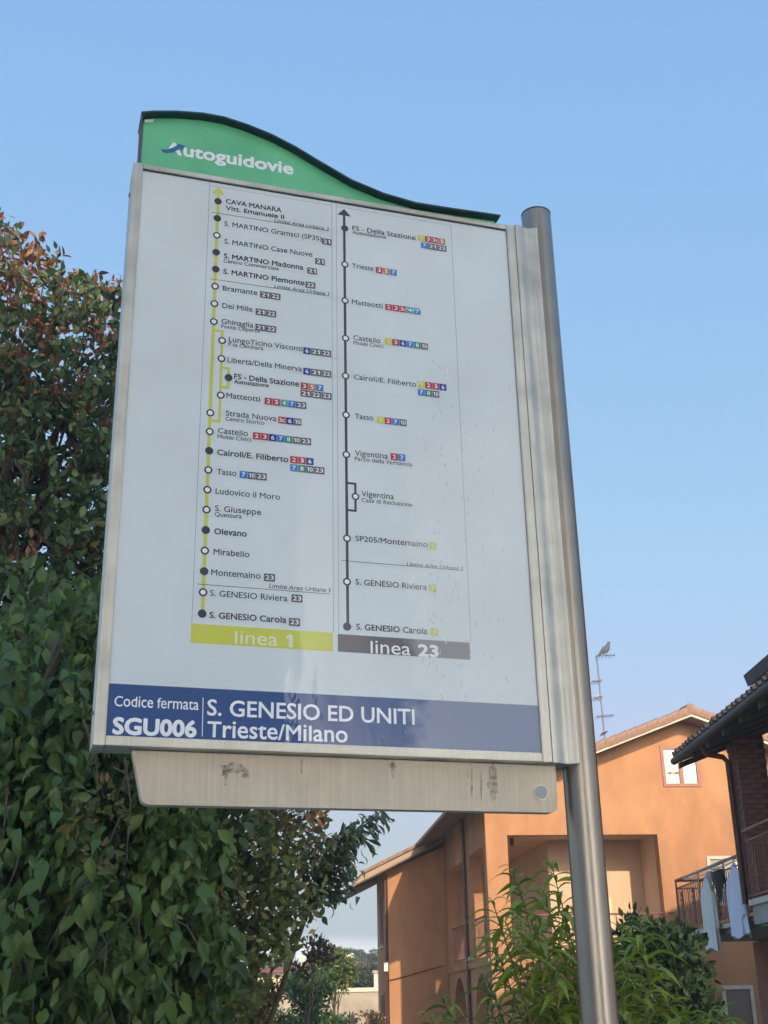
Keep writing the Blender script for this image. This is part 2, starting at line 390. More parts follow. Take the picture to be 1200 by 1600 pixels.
# the curve of the header, seen at the front lip of the cap strip
LIP = -0.022
curve = [SP(x, y, LIP) for x, y in cap_top]
ul, ur = SP(221, 240, HD)[0], SP(776, 345, HD)[0]
outline = [(ul, vt + .001)] + [(min(max(a, ul), ur), b - .006) for a, b in curve] + [(ur, vt + .001)]
head = sp_build(MB().prism(outline, HD, HD + .05, 'y'), 'header_panel', P_green)
strip = MB(); cv = [(ul - .004, curve[0][1] - .012)] + curve; cv[-1] = (ur + .002, cv[-1][1])
n = len(cv); vv = []
for (a, b) in cv: vv += [(a, LIP, b - .005), (a, LIP, b), (a, HD + .055, b), (a, HD + .055, b - .005)]
ff = []
for i in range(n - 1):
    for k in range(4): ff.append((i * 4 + k, i * 4 + (k + 1) % 4, (i + 1) * 4 + (k + 1) % 4, (i + 1) * 4 + k))
ff += [(0, 1, 2, 3), ((n - 1) * 4 + 3, (n - 1) * 4 + 2, (n - 1) * 4 + 1, (n - 1) * 4)]
strip.add(vv, ff)
sp_build(strip, 'header_cap', mat('cap_dark_green', (0.02, 0.05, 0.055), .5, var=.3, vscale=20), smooth=True)
sp_build(MB().box(ul - .006, ul - .0005, HD - .004, HD + .052, vt + .002, curve[0][1] - .008), 'header_trim', M_darkmetal)
a, b = SP(231, 190, HD)
tr = MB(); tr.add([(ul + .002, HD - .0015, b + .004), (a + .016, HD - .0015, b + .010), (a + .012, HD - .0015, b - .0), (ul + .004, HD - .0015, b - .005)], [(0, 1, 2, 3)])
tr.build('tape_scrap', P_wt, head)

# ---- lettering -------------------------------------------------------------
_cache = {}
def _raw(s):
    c = bpy.data.curves.new('t', 'FONT'); c.body = s; c.resolution_u = 3
    o = bpy.data.objects.new('t', c); COL.objects.link(o)
    dg = bpy.context.evaluated_depsgraph_get(); dg.update()
    me = bpy.data.meshes.new_from_object(o.evaluated_get(dg))
    v = np.array([tuple(p.co) for p in me.vertices])[:, :2] if len(me.vertices) else np.zeros((0, 2)); f = [tuple(p.vertices) for p in me.polygons]
    bpy.data.objects.remove(o); bpy.data.curves.remove(c); bpy.data.meshes.remove(me)
    return v, f
_HH = np.ptp(_raw('HH')[0][:, 0]); XH = _raw('x')[0][:, 1].max(); ASC = _raw('d')[0][:, 1].max(); XF = 1.15; CAPX = _raw('H')[0][:, 1].max()
def _char(ch):
    if ch not in _cache:
        v, f = _raw(ch); adv = np.ptp(_raw('H' + ch + 'H')[0][:, 0]) - _HH
        if ch.islower() and len(v):                      # taller lower case, as on the sign
            y = v[:, 1].copy(); v[:, 1] = np.where(y <= 0, y, np.where(y <= XH, y * XF, XH * XF + (y - XH) * max(.25, (ASC - XH * XF) / (ASC - XH))))
            if ch in 'ij': v[:, 1] = np.where(y > XH + .01, y + XH * (XF - 1) + .012, v[:, 1])
            v[:, 0] *= 1.07; adv *= 1.07
        if ch == '1':
            k = CAPX; v = np.array([(.20, 0), (.31, 0), (.31, k), (.215, k), (.05, k * .84), (.075, k * .74), (.20, k * .83)]); f = [(0, 1, 2, 6), (6, 2, 3), (6, 3, 4, 5)]; adv = .42
        _cache[ch] = (v, f, adv)
    return _cache[ch]
_tc = {}
def text_mesh(s):
    if s in _tc: return _tc[s]
    V = []; F = []; x = 0; nb = 0
    for ch in s:
        v, f, adv = _char(ch)
        if len(v): V.append(v + np.array([x, 0])); F += [tuple(i + nb for i in q) for q in f]; nb += len(v)
        x += adv
    _tc[s] = (np.concatenate(V), F); return _tc[s]
CAPH = text_mesh('H')[0][:, 1].max()

def text_geo(mb, s, u0, v0, width, cap, bold, depth, m=0, shear=0.0, vmul=None):
    v, f = text_mesh(s)
    x0, x1 = v[:, 0].min(), v[:, 0].max()
    sy = cap / CAPH; 
    sx = (width - 2 * bold * sy) / (x1 - x0) if width else sy
    shifts = [(0, 0)] if bold == 0 else [(0, 0)] + [(math.cos(t), math.sin(t)) for t in np.arange(8 if bold > .012 else 4) * (2 * math.pi / (8 if bold > .012 else 4)) + .4]
    for k, (ax, ay) in enumerate(shifts):
        X = u0 + (v[:, 0] - x0 + shear * v[:, 1]) * sx + (bold * sy) * (1 + ax); Y = v0 + v[:, 1] * sy + bold * sy * ay
        D = np.full(len(v), -depth - .00003 * k)
        mb.add(np.stack([X, D, Y], 1), f, m)
    return sx * (x1 - x0)

def lettering(s, px0, py0, px1, cap, bold, m, depth=.0005, shear=0.0, name='lettering', parent=None, dd=0):
    u0, v0 = SP(px0, py0, dd); u1 = SP(px1, py0 + (px1 - px0) * .1, dd)[0]
    mb = MB(); text_geo(mb, s, u0, v0, u1 - u0, cap, bold, depth - dd, 0, shear)
    o = mb.build(name, m, parent or panel); return o

NC, SC = 0.0136, 0.0098
REG, BLD = .010, .024
names = [  # text, x0, baseline, x1, cap, bold
 ('CAVA MANARA', 352.5, 317.8, 440, NC, BLD), ('Vitt. Emanuele II', 352.5, 328, 444, .0125, BLD),
 ('S. MARTINO Gramsci (SP35)', 350.3, 352.8, 502.5, NC, REG), ('S. MARTINO Case Nuove', 350.3, 380.5, 488.2, NC, REG),
 ('S. MARTINO Madonna', 349.6, 403.2, 474, NC, BLD), ('Centro Commerciale', 349, 410, 435.8, SC, REG),
 ('S. MARTINO Piemonte', 348.5, 427.6, 475.9, NC, BLD), ('Bramante', 348, 453.8, 402, NC, REG), ('Dei Mille', 347.2, 481, 394.7, NC, REG),
 ('Ghinaglia', 345.8, 505.6, 395.8, NC, REG), ('Ponte Coperto', 345.8, 512.4, 405.9, SC, REG),
 ('LungoTicino Visconti', 357.3, 534, 472.5, NC, REG), ('P.ta Calcinara', 357, 540.4, 411.2, SC, REG),
 ('Libertà/Della Minerva', 355.3, 566, 471.8, NC, REG), ('FS - Della Stazione', 365.5, 591.8, 467.3, NC, BLD), ('Autostazione', 365.5, 599, 420, SC, BLD),
 ('Matteotti', 353.6, 621.6, 406.3, NC, REG), ('Strada Nuova', 352.5, 649.5, 431.9, NC, REG), ('Centro Storico', 352.2, 657.2, 413.2, SC, REG),
 ('Castello', 340.3, 676.6, 387.4, NC, REG), ('Musei Civici', 339.7, 684.7, 392.1, SC, REG), ('Cairoli/E. Filiberto', 339, 710.6, 450.6, NC, BLD),
 ('Tasso', 339, 741, 369.2, NC, REG), ('Ludovico il Moro', 336.6, 771.6, 437.4, NC, REG), ('S. Giuseppe', 335.6, 798.4, 408, NC, REG), ('Questura', 335.4, 806.5, 377.6, SC, REG),
 ('Olevano', 334.4, 834.4, 385.6, NC, BLD), ('Mirabello', 333.4, 866.4, 389.4, NC, REG), ('Montemaino', 329.8, 898.6, 407, NC, REG),
 ('S. GENESIO Riviera', 328, 931, 449, NC, REG), ('S. GENESIO Carola', 327, 965.4, 447.4, NC, BLD),
 ('FS - Della Stazione', 550.3, 359.5, 649.3, NC, .016), ('Autostazione', 550.6, 365.2, 603, SC, .016), ('Trieste', 549.9, 418.5, 583.3, NC, REG),
 ('Matteotti', 549.7, 475, 597.9, NC, REG), ('Castello', 552, 531, 594.3, NC, REG), ('Musei Civici', 552, 537.9, 598.8, SC, REG),
 ('Cairoli/E. Filiberto', 552.6, 592.5, 650.5, NC, REG), ('Tasso', 554.3, 654, 583.3, NC, REG), ('Vigentina', 554.3, 711.7, 606.2, NC, REG),
 ('Parco della Vernavola', 554.3, 719.5, 644.3, SC, REG), ('Vigentina', 564.9, 775.5, 615.3, NC, REG), ('Casa di Reclusione', 564.9, 784.2, 644.3, SC, REG),
 ('SP205/Montemaino', 555.4, 845.4, 668.4, NC, REG), ('S. GENESIO Riviera', 555.4, 913.4, 667, NC, REG), ('S. GENESIO Carola', 556.4, 983.6, 668, NC, BLD)]
for s, x0, y0, x1, c, b in names:
    lettering(s, x0, y0, x1, c, b, P_ink, name='stop_name')
for s, x0, y0, x1 in (('Limite Area Urbana 2', 428.2, 346.8, 513.5), ('Limite Area Urbana 1', 428.2, 449.6, 513.5), ('Limite Area Urbana 1', 420, 918.5, 515), ('Limite Area Urbana 1', 635, 884.6, 722)):
    lettering(s, x0, y0, x1, .0095, .006, P_ink, shear=.22, name='zone_limit_name')

def ribbon(mb, pts, wdt, depth, m=0):
    for a, b in zip(pts[:-1], pts[1:]):
        a = Vector(a); b = Vector(b); d = (b - a).normalized(); nrm = Vector((-d.y, d.x)) * wdt / 2; e = d * wdt / 2
        q = [a - e - nrm, b + e - nrm, b + e + nrm, a - e + nrm]
        mb.add([(p.x, -depth, p.y) for p in q], [(0, 1, 2, 3)], m); depth += .00003
def pline(px, wdt, m, name, depth=.0003):
    mb = MB(); ribbon(mb, [SP(*p) for p in px], wdt, depth); return mb.build(name, m, panel)
def vpoly(pp, name, m, depth, parent=None):
    mb = MB(); mb.add([(p[0], -depth, p[1]) for p in pp], [tuple(range(len(pp)))]); return mb.build(name, m, parent or panel)

uL = np.mean([SP(x, y)[0] for x, y in ((340.6, 314.8), (337, 420.8), (326.8, 704.4), (320, 860.6), (315.8, 959))])
uR = np.mean([SP(x, y)[0] for x, y in ((538.5, 357), (539.8, 528.7), (541, 710.6), (542.2, 979.2))])
def vat(px, py): return SP(px, py)[1]
# column frames
for a, b in (((328.3, 283.7), (298, 1004)), ((519, 316.7), (520, 988)), ((526.5, 318), (528, 990)), ((706, 352), (734, 1004))):
    u = (SP(*a)[0] + SP(*b)[0]) / 2
    mb = MB(); ribbon(mb, [(u, SP(*a)[1]), (u, SP(*b)[1])], .0011, .00025); mb.build('column_rule', P_thin, panel)
mb = MB(); ribbon(mb, [(SP(329, 284)[0], PH - .012), (SP(519, 316)[0], PH - .012)], .0009, .00025); ribbon(mb, [(SP(527, 318)[0], PH - .012), (SP(706, 352)[0], PH - .012)], .0009, .00025); mb.build('column_rule', P_thin, panel)
for a, b in (((331, 332), (513.5, 360.7)), ((327.8, 435), (513.5, 463.3)), ((308.4, 912.4), (515, 928.4)), ((533.6, 876.4), (723, 891))):
    va = (SP(*a)[1] + SP(*b)[1]) / 2
    mb = MB(); ribbon(mb, [(SP(*a)[0], va), (SP(*b)[0], va)], .0013, .0006); mb.build('zone_limit_rule', P_ink, panel)
# coloured lines
mb = MB(); vtop = vat(341, 303)
u2 = SP(347, 532.4)[0]; u3 = SP(357, 590.3)[0]; vA = vat(347, 518); vB = vat(343, 658.5); vC = vat(352, 575); vD = vat(350, 605)
for wd_, dp, m_ in ((.0088, .00018, 1), (.0062, .00035, 0)):
    ribbon(mb, [(uL, vtop), (uL, vat(315.8, 959))], wd_, dp, m_)
    ribbon(mb, [(uL, vA), (u2, vA), (u2, vB), (uL, vB)], wd_ * .8, dp + .00005, m_)
    ribbon(mb, [(u2, vC), (u3, vC), (u3, vD), (u2, vD)], wd_ * .8, dp + .0002, m_)
mb.build('route_line', [P_yel, P_yel2], panel)
a = SP(341, 291.5); vpoly([(uL - .0165, vtop - .001), (uL + .0165, vtop - .001), (uL, a[1])], 'route_arrow', P_yel, .0007)
mb = MB(); ribbon(mb, [(uR, vat(538.9, 337)), (uR, vat(542.2, 979.2))], .0066, .0003)
ub = SP(555.2, 776)[0]; va, vb_ = vat(548, 755.3), vat(549, 797.7)
ribbon(mb, [(uR, va), (ub, va), (ub, vb_), (uR, vb_)], .0055, .0004)
mb.build('route_line', P_ink, panel)
a = SP(538.9, 327); vv_ = vat(538.9, 337.3); vpoly([(uR - .0185, vv_), (uR + .0185, vv_), (uR, a[1])], 'route_arrow', P_ink, .0006)
# stops
dots = [(340.6, 314.8, 1), (339.5, 341.4, 1), (338.8, 368, 0), (337.7, 394.4, 1), (337, 420.8, 1), (336, 447.6, 0), (335, 474.7, 0), (334, 502.8, 0), (347, 532.4, 0), (346, 560.6, 0), (357, 590.3, 1),
        (344.8, 617.8, 0), (328.5, 645.3, 0), (327.6, 674.6, 0), (326.8, 704.4, 1), (325.4, 734.6, 0), (324, 765.4, 0), (322.6, 796.6, 0), (321.4, 828.4, 1), (320, 860.6, 0), (318.8, 892.8, 1), (317.2, 925.6, 0), (315.8, 959, 1),
        (538.5, 357, 1), (538.7, 413.4, 0), (539, 470, 0), (539.8, 528.7, 0), (539.8, 587.6, 0), (540.5, 648.6, 0), (541, 710.6, 0), (555.2, 776, 0), (542, 841.4, 0), (542, 909.2, 0), (542.2, 979.2, 1)]
for x, y, fl in dots:
    u, v = SP(x, y); mb = MB(); n = 24; r = .0096
    c = [(u + r * math.cos(2 * math.pi * k / n), -.0010, v + r * math.sin(2 * math.pi * k / n)) for k in range(n)]
    mb.add(c, [tuple(range(n))], 0)
    if not fl:
        r = .0058; mb.add([(u + r * math.cos(2 * math.pi * k / n), -.0013, v + r * math.sin(2 * math.pi * k / n)) for k in range(n)], [tuple(range(n))], 1)
    mb.build('stop_marker', [P_ink, P_wt], panel)
# route badges
def badges(x, y, items):
    u, v = SP(x, y)
    for it in items:
        s, c = it[:-1], it[-1]
        wd_ = .0262 if (len(s) == 2 and s not in ('10', '3c')) else .0192
        h = .0182; mb = MB()
        mb.add([(u + .0004, -.0011, v - h / 2), (u + wd_ - .0004, -.0011, v - h / 2), (u + wd_ - .0004, -.0011, v + h / 2), (u + .0004, -.0011, v + h / 2)], [(0, 1, 2, 3)], 0)
        tw = {1: .0082, 2: wd_ * .72}[len(s)]
        if s == '1': tw = .0045
        text_geo(mb, s, u + wd_ / 2 - tw / 2, v - .0051, tw, .0102, .018, .0014, 1)
        mb.build('route_badge', [BC[c], P_yt if c == 'y' else P_wt], panel)
        u += wd_
K21, K22, K23, K10 = '21k', '22k', '23k', '10k'
for b in [(502.5, 377, [K21]), (492, 408, [K21]), (479.6, 422.6, [K21]), (477, 444.6, [K22]), (406, 460, [K21, K22]), (399, 487, [K21, K22]), (398.7, 511, [K21, K22]),
          (473.5, 547.7, ['6n', K21, K22]), (473.5, 579.8, ['6n', K21, K22]), (469.5, 602.8, ['3r', '5o', '7b']), (469, 614.3, [K21, K22, K23]), (413, 626.6, ['2r', '3r', '4t', '7b', K23]),
          (434.3, 656, ['3cr', '6n', K10]), (394.7, 680.7, ['2r', '3r', '6n', '7b', '8g', K10, K23]), (453, 718, ['2r', '3r', '6n']), (453, 730.6, ['7b', '8g', K10, K23]), (374, 741.4, ['7b', K10, K23]),
          (412, 902, [K23]), (455, 934.6, [K23]), (451, 971.6, [K23]),
          (652.9, 371.4, ['1y', '3r', '3cr', '5o']), (657.5, 383, ['7b', K21, K22]), (586.7, 421.8, ['3r', '5o', '7b']), (601.5, 479.5, ['2r', '3r', '3cr', '4t', '7b']), (601, 533, ['1y', '3r', '6n', '7b', '8g', K10]),
          (652.4, 600.4, ['1y', '2r', '3r', '6n']), (652.4, 612.7, ['7b', '8g', K10]), (588.6, 656, ['1y', '2r', '7b', K10]), (610, 713.4, ['2r', '7b']), (670, 852.4, ['1y']), (670, 918.6, ['1y']), (672.5, 987, ['1y'])]:
    badges(*b)
# line bars
def bar(c4, name, m, depth=.0005):
    q = [SP(*p) for p in c4]; u0 = (q[0][0] + q[3][0]) / 2; u1 = (q[1][0] + q[2][0]) / 2; v1 = (q[0][1] + q[1][1]) / 2; v0 = (q[2][1] + q[3][1]) / 2
    return vpoly([(u0, v0), (u1, v0), (u1, v1), (u0, v1)], name, m, depth)
bar(((299, 975.6), (520, 987.4), (520, 1018), (297.6, 1004.4)), 'line_bar', P_yel)
bar(((528, 991), (734, 1004), (734.4, 1031), (527.6, 1018)), 'line_bar', P_bar23)
lettering('linea', 367, 1005.5, 433.6, .0275, 0, P_yt, .0009); lettering('1', 446, 1010, 457.5, .026, .05, P_yt, .0009)
lettering('linea', 579, 1020.3, 641.6, .0275, .004, P_wt, .0009); lettering('23', 653, 1024.6, 685.4, .026, .045, P_wt, .0009)
v_band = (SP(170.7, 1069.3)[1] + SP(838.3, 1101)[1]) / 2
vpoly([(.0008, .0008), (PW - .0008, .0008), (PW - .0008, v_band), (.0008, v_band)], 'stop_name_band', P_blue, .0005)
lettering('Codice fermata', 178.3, 1103.3, 310, .0215, .006, P_wt, .0009)
lettering('SGU006', 175, 1146, 306.7, .0325, .042, P_wt, .0009)
lettering('S. GENESIO ED UNITI', 323.3, 1117.3, 648.5, .0335, .016, P_wt, .0009)
lettering('Trieste/Milano', 323.3, 1151.2, 543.3, .0325, .016, P_wt, .0009)
mb = MB(); ribbon(mb, [SP(317.3, 1090.7), SP(315.9, 1150)], .0016, .0009); mb.build('divider_rule', P_wt, panel)
# faint film scratches and dried water marks
rs = random.Random(5); mb = MB()
for k in range(70):
    x = rs.uniform(560, 720) if k < 52 else rs.uniform(560, 800); y = rs.uniform(370, 1080); 
    if k % 3: x = 600 + (y - 400) * .1 + rs.gauss(0, 34)
    p = [SP(x, y)]
    L = rs.uniform(.008, .03); a = rs.uniform(-2.2, -.9)
    for j in range(rs.randint(2, 5)):
        a += rs.uniform(-.7, .7); p.append((p[-1][0] + L / 3 * math.cos(a), p[-1][1] + L / 3 * math.sin(a)))
    ribbon(mb, p, rs.uniform(.0006, .0017), .0016)
o = mb.build('film_scratch', printmat('scratch_white', (0.82, 0.84, 0.85)), panel); o['kind'] = 'stuff'
mb = MB()
for k in range(150):
    y = rs.uniform(560, 1150); x = rs.choice([rs.gauss(690, 14), rs.gauss(722, 5), rs.gauss(765, 25), rs.gauss(675, 8)])
    p = [SP(x, y)]; a = -1.2
    for j in range(rs.randint(1, 3)):
        a += rs.uniform(-.6, .6); p.append((p[-1][0] + .004 * math.cos(a), p[-1][1] + .004 * math.sin(a)))
    ribbon(mb, p, rs.uniform(.0005, .0011), .0016)
for k in range(26):
    x, y = rs.uniform(560, 840), rs.uniform(1105, 1170); p = SP(x, y); ribbon(mb, [p, (p[0] + .003, p[1] + rs.uniform(-.001, .001))], .0014, .0016)
o = mb.build('film_crack', mat('crack_grey', (0.33, 0.33, 0.35), .5), panel); o['kind'] = 'stuff'
# header writing
lettering('A', 259, 238.5, 284, .0330, .045, P_wt, .0007, parent=head, dd=HD)
hx = 'utoguidovie'
_p0 = SP(286, 247, HD); _p1 = SP(458.3, 271, HD)
mb = MB(); text_geo(mb, hx, _p0[0], SP(262, 239, HD)[1], _p1[0] - _p0[0], .0310, .040, .0007 - HD, 0); mb.build('lettering', P_wt, head)
ar = [(251, 233), (258, 234.5), (268, 232), (278, 227), (277, 224.5), (289, 228.5), (284, 236), (282, 232.5), (272, 238), (261, 240), (254, 238)]
mb = MB(); q = [SP(x, y, HD) for x, y in ar]; mb.add([(a_, HD - .0014, b_) for a_, b_ in q], [(0, 1, 10), (1, 9, 10), (1, 2, 9), (2, 8, 9), (2, 3, 8), (3, 7, 8), (3, 4, 5), (3, 5, 7), (5, 6, 7)]); mb.build('arrow_emblem', P_arrow, head)
for x, y, L in ((258, 214, 9), (319, 207, 7), (500, 283, 6)):
    p = SP(x, y, HD); mb = MB(); mb.add([(p[0], HD - .0006, p[1]), (p[0] + L * .0014, HD - .0006, p[1] - .001), (p[0] + L * .0013, HD - .0006, p[1] + .002), (p[0] + .003, HD - .0006, p[1] + .0015)], [(0, 1, 2, 3)]); mb.build('scuff', M_grime, head)
for p in list(head.children): pass

# ================================================================== ORANGE HOUSE
AZ = R_(-5.6)
OH = np.array([1.97, 28.0, 0.0])
house = thing('orange_house', tuple(OH), 'orange stucco house with gabled tile roof, corner loggia and arches behind the sign pole', 'house', rot=(0, 0, -AZ))
M_or = mat('orange_stucco', (0.405, 0.20, 0.096), .92, var=.19, vscale=1.5, bump=.35, bscale=40, vdetail=10, stretch=(1, 1, .45))
M_or2 = mat('loggia_plaster', (0.60, 0.42, 0.28), .92, var=.08, vscale=1.2, bump=.2, bscale=40)
M_soffit = mat('soffit_board', (0.20, 0.15, 0.12), .8, var=.15, vscale=3)
M_cream = mat('cream_verge_board', (0.70, 0.62, 0.46), .7, var=.05)
M_tile = mat('clay_tile', (0.25, 0.145, 0.10), .85, var=.3, vscale=7, bump=.4, bscale=50)
M_brown = mat('brown_joinery', (0.24, 0.075, 0.045), .5, var=.1)
M_stone = mat('pale_stone', (0.55, 0.50, 0.42), .8, var=.1)
M_dark = mat('dark_interior', (0.05, 0.04, 0.035), .8, var=.2)
M_pipe = mat('copper_brown_pipe', (0.10, 0.04, 0.03), .4, .3, var=.2)
M_paneG = mat('window_glass', (0.03, 0.035, 0.04), .08, spec=.8)
M_curt = mat('cream_blind', (0.74, 0.72, 0.56), .6, var=.04, vscale=3)
XL, XR, XA = 0.16, 9.78, 4.97
SL = 0.372
def rz(x): return 7.72 - SL * abs(x - XA)         # underside of the roof
MF = Matrix(((1, 0, 0, 0), (0, 0, 1, .15), (0, 1, 0, 0), (0, 0, 0, 1)))      # curve xy -> wall xz, mid plane y=.15
outer = [(XL, 0), (XR, 0), (XR, rz(XR)), (XA, rz(XA)), (XL, rz(XL))]
def rect(a, b, c, d): return [(a, c), (b, c), (b, d), (a, d)]
OPZ0, OPZ1 = 2.62, 5.14
def arch(a, b, z0, zt, n=12):
    c, r = (a + b) / 2, (b - a) / 2; zs = zt - r * 1.0
    return [(a, z0), (b, z0)] + [(c + r * math.cos(math.pi * k / n), zs + r * math.sin(math.pi * k / n)) for k in range(n + 1)]
holed_wall('wall', outer, [rect(.65, 4.1, OPZ0, OPZ1), rect(4.38, 5.24, 6.22, 7.12), rect(5.2, 5.86, 3.6, 4.62), rect(5.22, 5.86, .05, 1.86), arch(1.0, 3.7, .03, 2.2)], .3, M_or, house, MF)
# side wall with loggia openings and arches: curve x -> y(depth), y -> z
SX = XL + .15
MS = Matrix(((0, 0, 1, SX), (1, 0, 0, 0), (0, 1, 0, 0), (0, 0, 0, 1)))
holed_wall('wall', rect(.302, 10.2, 0, rz(XL) - .002), [rect(.34, 2.42, OPZ0, 4.96), rect(3.34, 6.3, OPZ0, 4.96), arch(.42, 2.4, .03, 2.27), arch(3.8, 5.72, .03, 2.27)], .296, M_or, house, MS)
hb = MB()
hb.box(1.88, XR - .31, 1.50, 1.80, 2.60, 5.2)      # loggia back wall
hb.box(1.88, 2.18, 1.81, 9.8, 2.60, 5.2)
hb.box(XL + .32, 1.86, 6.7, 6.95, 2.60, 5.2)
hb.box(4.12, 4.40, .305, 1.49, 2.60, 5.2)          # loggia right return
hb.build('loggia_wall', M_or2, house)
MB().box(XL + .30, XR - .31, .305, 10.1, 2.44, 2.595).build('floor_slab', M_or2, house)
MB().box(XL + .30, XR - .31, .305, 10.1, 5.205, 5.3).build('ceiling_slab', M_or2, house)
hb = MB(); hb.box(XL + .3, XR - .31, 2.2, 2.4, .02, 2.43); hb.build('arcade_wall', M_or2, house)
hb = MB(); hb.box(XR - .3, XR, .302, 10.2, 0, rz(XR) - .002); hb.box(XL + .31, XR - .31, 9.9, 10.2, 0, 5.2); hb.build('wall', M_or, house)
# pale sills under the loggia openings
MB().box(XL - .06, XL + .28, 2.45, 3.30, 2.60, 2.68).build('sill', M_stone, house)
MB().box(XL - .05, XL - .003, .1, 6.6, 2.42, 2.56).build('string_course', M_or, house)
# wing
wg = MB(); wl = -1.42
def rzw(x): return 5.40 + .47 * (x + .7)
wp = [(wl, 0), (XL - .004, 0), (XL - .004, rzw(XL) - .1), (wl, rzw(wl))]
wg.prism(wp, 6.7, 10.1, 'y'); wg.build('wing_wall', M_or, house)
# roofs
def roofpair(x0, x1, y0, y1, zf, th, name, m):
    rb = MB(); rb.prism([(x0, zf(x0)), (x1, zf(x1)), (x1, zf(x1) + th), (x0, zf(x0) + th)], y0, y1, 'y'); return rb.build(name, m, house)
EL, ER = -.60, 10.54
rf = MB(); rf.prism([(EL, rz(EL)), (XA, rz(XA)), (XA, rz(XA) + .10), (EL, rz(EL) + .10)], -.62, 6.2, 'y')
rf.prism([(ER, rz(ER)), (XA + .001, rz(XA)), (XA + .001, rz(XA) + .10), (ER, rz(ER) + .10)], -.62, 10.7, 'y')
rf.prism([(XL, rz(XL)), (XA, rz(XA)), (XA, rz(XA) + .10), (XL, rz(XL) + .10)], 6.201, 10.7, 'y')
roof = rf.build('roof', M_soffit, house)
vb3 = MB()
for a, b in ((EL, XA), (XA + .001, ER)):
    vb3.prism([(a, rz(a) - .02), (b, rz(b) - .02), (b, rz(b) + .055), (a, rz(a) + .055)], -.66, -.621, 'y')
vb3.build('verge_board', M_cream, roof)
# tile surface and individual verge tiles
tl = MB(); tl.prism([(EL - .03, rz(EL) + .101), (XA, rz(XA) + .115), (XA, rz(XA) + .15), (EL - .03, rz(EL) + .135)], -.55, 6.15, 'y')
tl.prism([(ER + .03, rz(ER) + .101), (XA + .001, rz(XA) + .115), (XA + .001, rz(XA) + .15), (ER + .03, rz(ER) + .135)], -.55, 10.6, 'y')
tl.build('tile_field', M_tile, roof)
rt = random.Random(3)
def vtile(x, sgn):
    mb = MB(); L = .285; n = 6; v = []
    for e, dz in ((0, 0), (L, .03)):
        for k in range(n + 1):
            t = math.pi * (k / n); v.append((e * 1.0, -.09 * math.cos(t) , .075 * math.sin(t) + dz))
    f = [(k, k + 1, k + n + 2, k + n + 1) for k in range(n)]
    nv = len(v); v += [(p[0], p[1] * .8, p[2] - .018) for p in v]
    f += [(nv + k + n + 1, nv + k + n + 2, nv + k + 1, nv + k) for k in range(n)]
    f += [(k, nv + k, nv + k + 1, k + 1) for k in range(n)]
    f += [(0, n + 1, nv + n + 1, nv), (n, nv + n, nv + 2 * n + 1, 2 * n + 1)]
    mb.add(v, f); # skirt hanging over the verge board
    mb.box(0.004, L - .004, -.095, -.075, -.11, .02)
    return mb
proto = None
for sgn in (-1, 1):
    n_ = 23
    for k in range(n_):
        d = .02 + k * .252
        x = XA + sgn * d
        if proto is None:
            proto = vtile(0, 1).build('tile', M_tile, roof); o = proto
        else:
            o = proto.copy(); COL.objects.link(o); o.parent = roof
        ang = math.atan(SL)
        o.location = (x, -.60, rz(x) + .155 - (.0 if sgn < 0 else .0)); 
        o.rotation_euler = (rt.uniform(-.02, .02), ang if sgn > 0 else -ang + math.pi * 0, 0)
        if sgn < 0: o.rotation_euler = (0, -ang, 0); o.location.x = x - .27; o.location.z = rz(x - .27) + .135
        o.location.z += rt.uniform(-.006, .006)
rdg = MB()
for k in range(22): rdg.tube([(XA, -.68 + k * .5, rz(XA) + .17), (XA, -.68 + k * .5 + .52, rz(XA) + .19)], [.10, .115], 10)
rdg.build('ridge_tile', M_tile, roof)
# wing roof
wr = MB(); wr.prism([(-2.42, rzw(-2.42)), (-.45, rzw(-.45)), (-.45, rzw(-.45) + .2), (-2.30, rzw(-2.30) + .2)], 6.05, 10.8, 'y')
wr.prism([(-.449, rzw(-.449)), (XL + .02, rzw(XL)), (XL + .02, rzw(XL) + .2), (-.449, rzw(-.449) + .2)], 6.21, 10.8, 'y')
wr_o = wr.build('wing_roof', M_soffit, house)
MB().prism([(-2.34, rzw(-2.34) + .03), (-.45, rzw(-.45) + .03), (-.45, rzw(-.45) + .17), (-2.20, rzw(-2.20) + .17)], 6.0, 6.049, 'y').build('verge_board', mat('tan_verge_board', (.34, .24, .16), .8, var=.1), wr_o)
MB().prism([(-2.26, rzw(-2.26) + .203), (-.45, rzw(-.45) + .203), (-.45, rzw(-.45) + .29), (-2.16, rzw(-2.16) + .29)], 5.98, 10.8, 'y').build('tile_field', M_tile, wr_o)
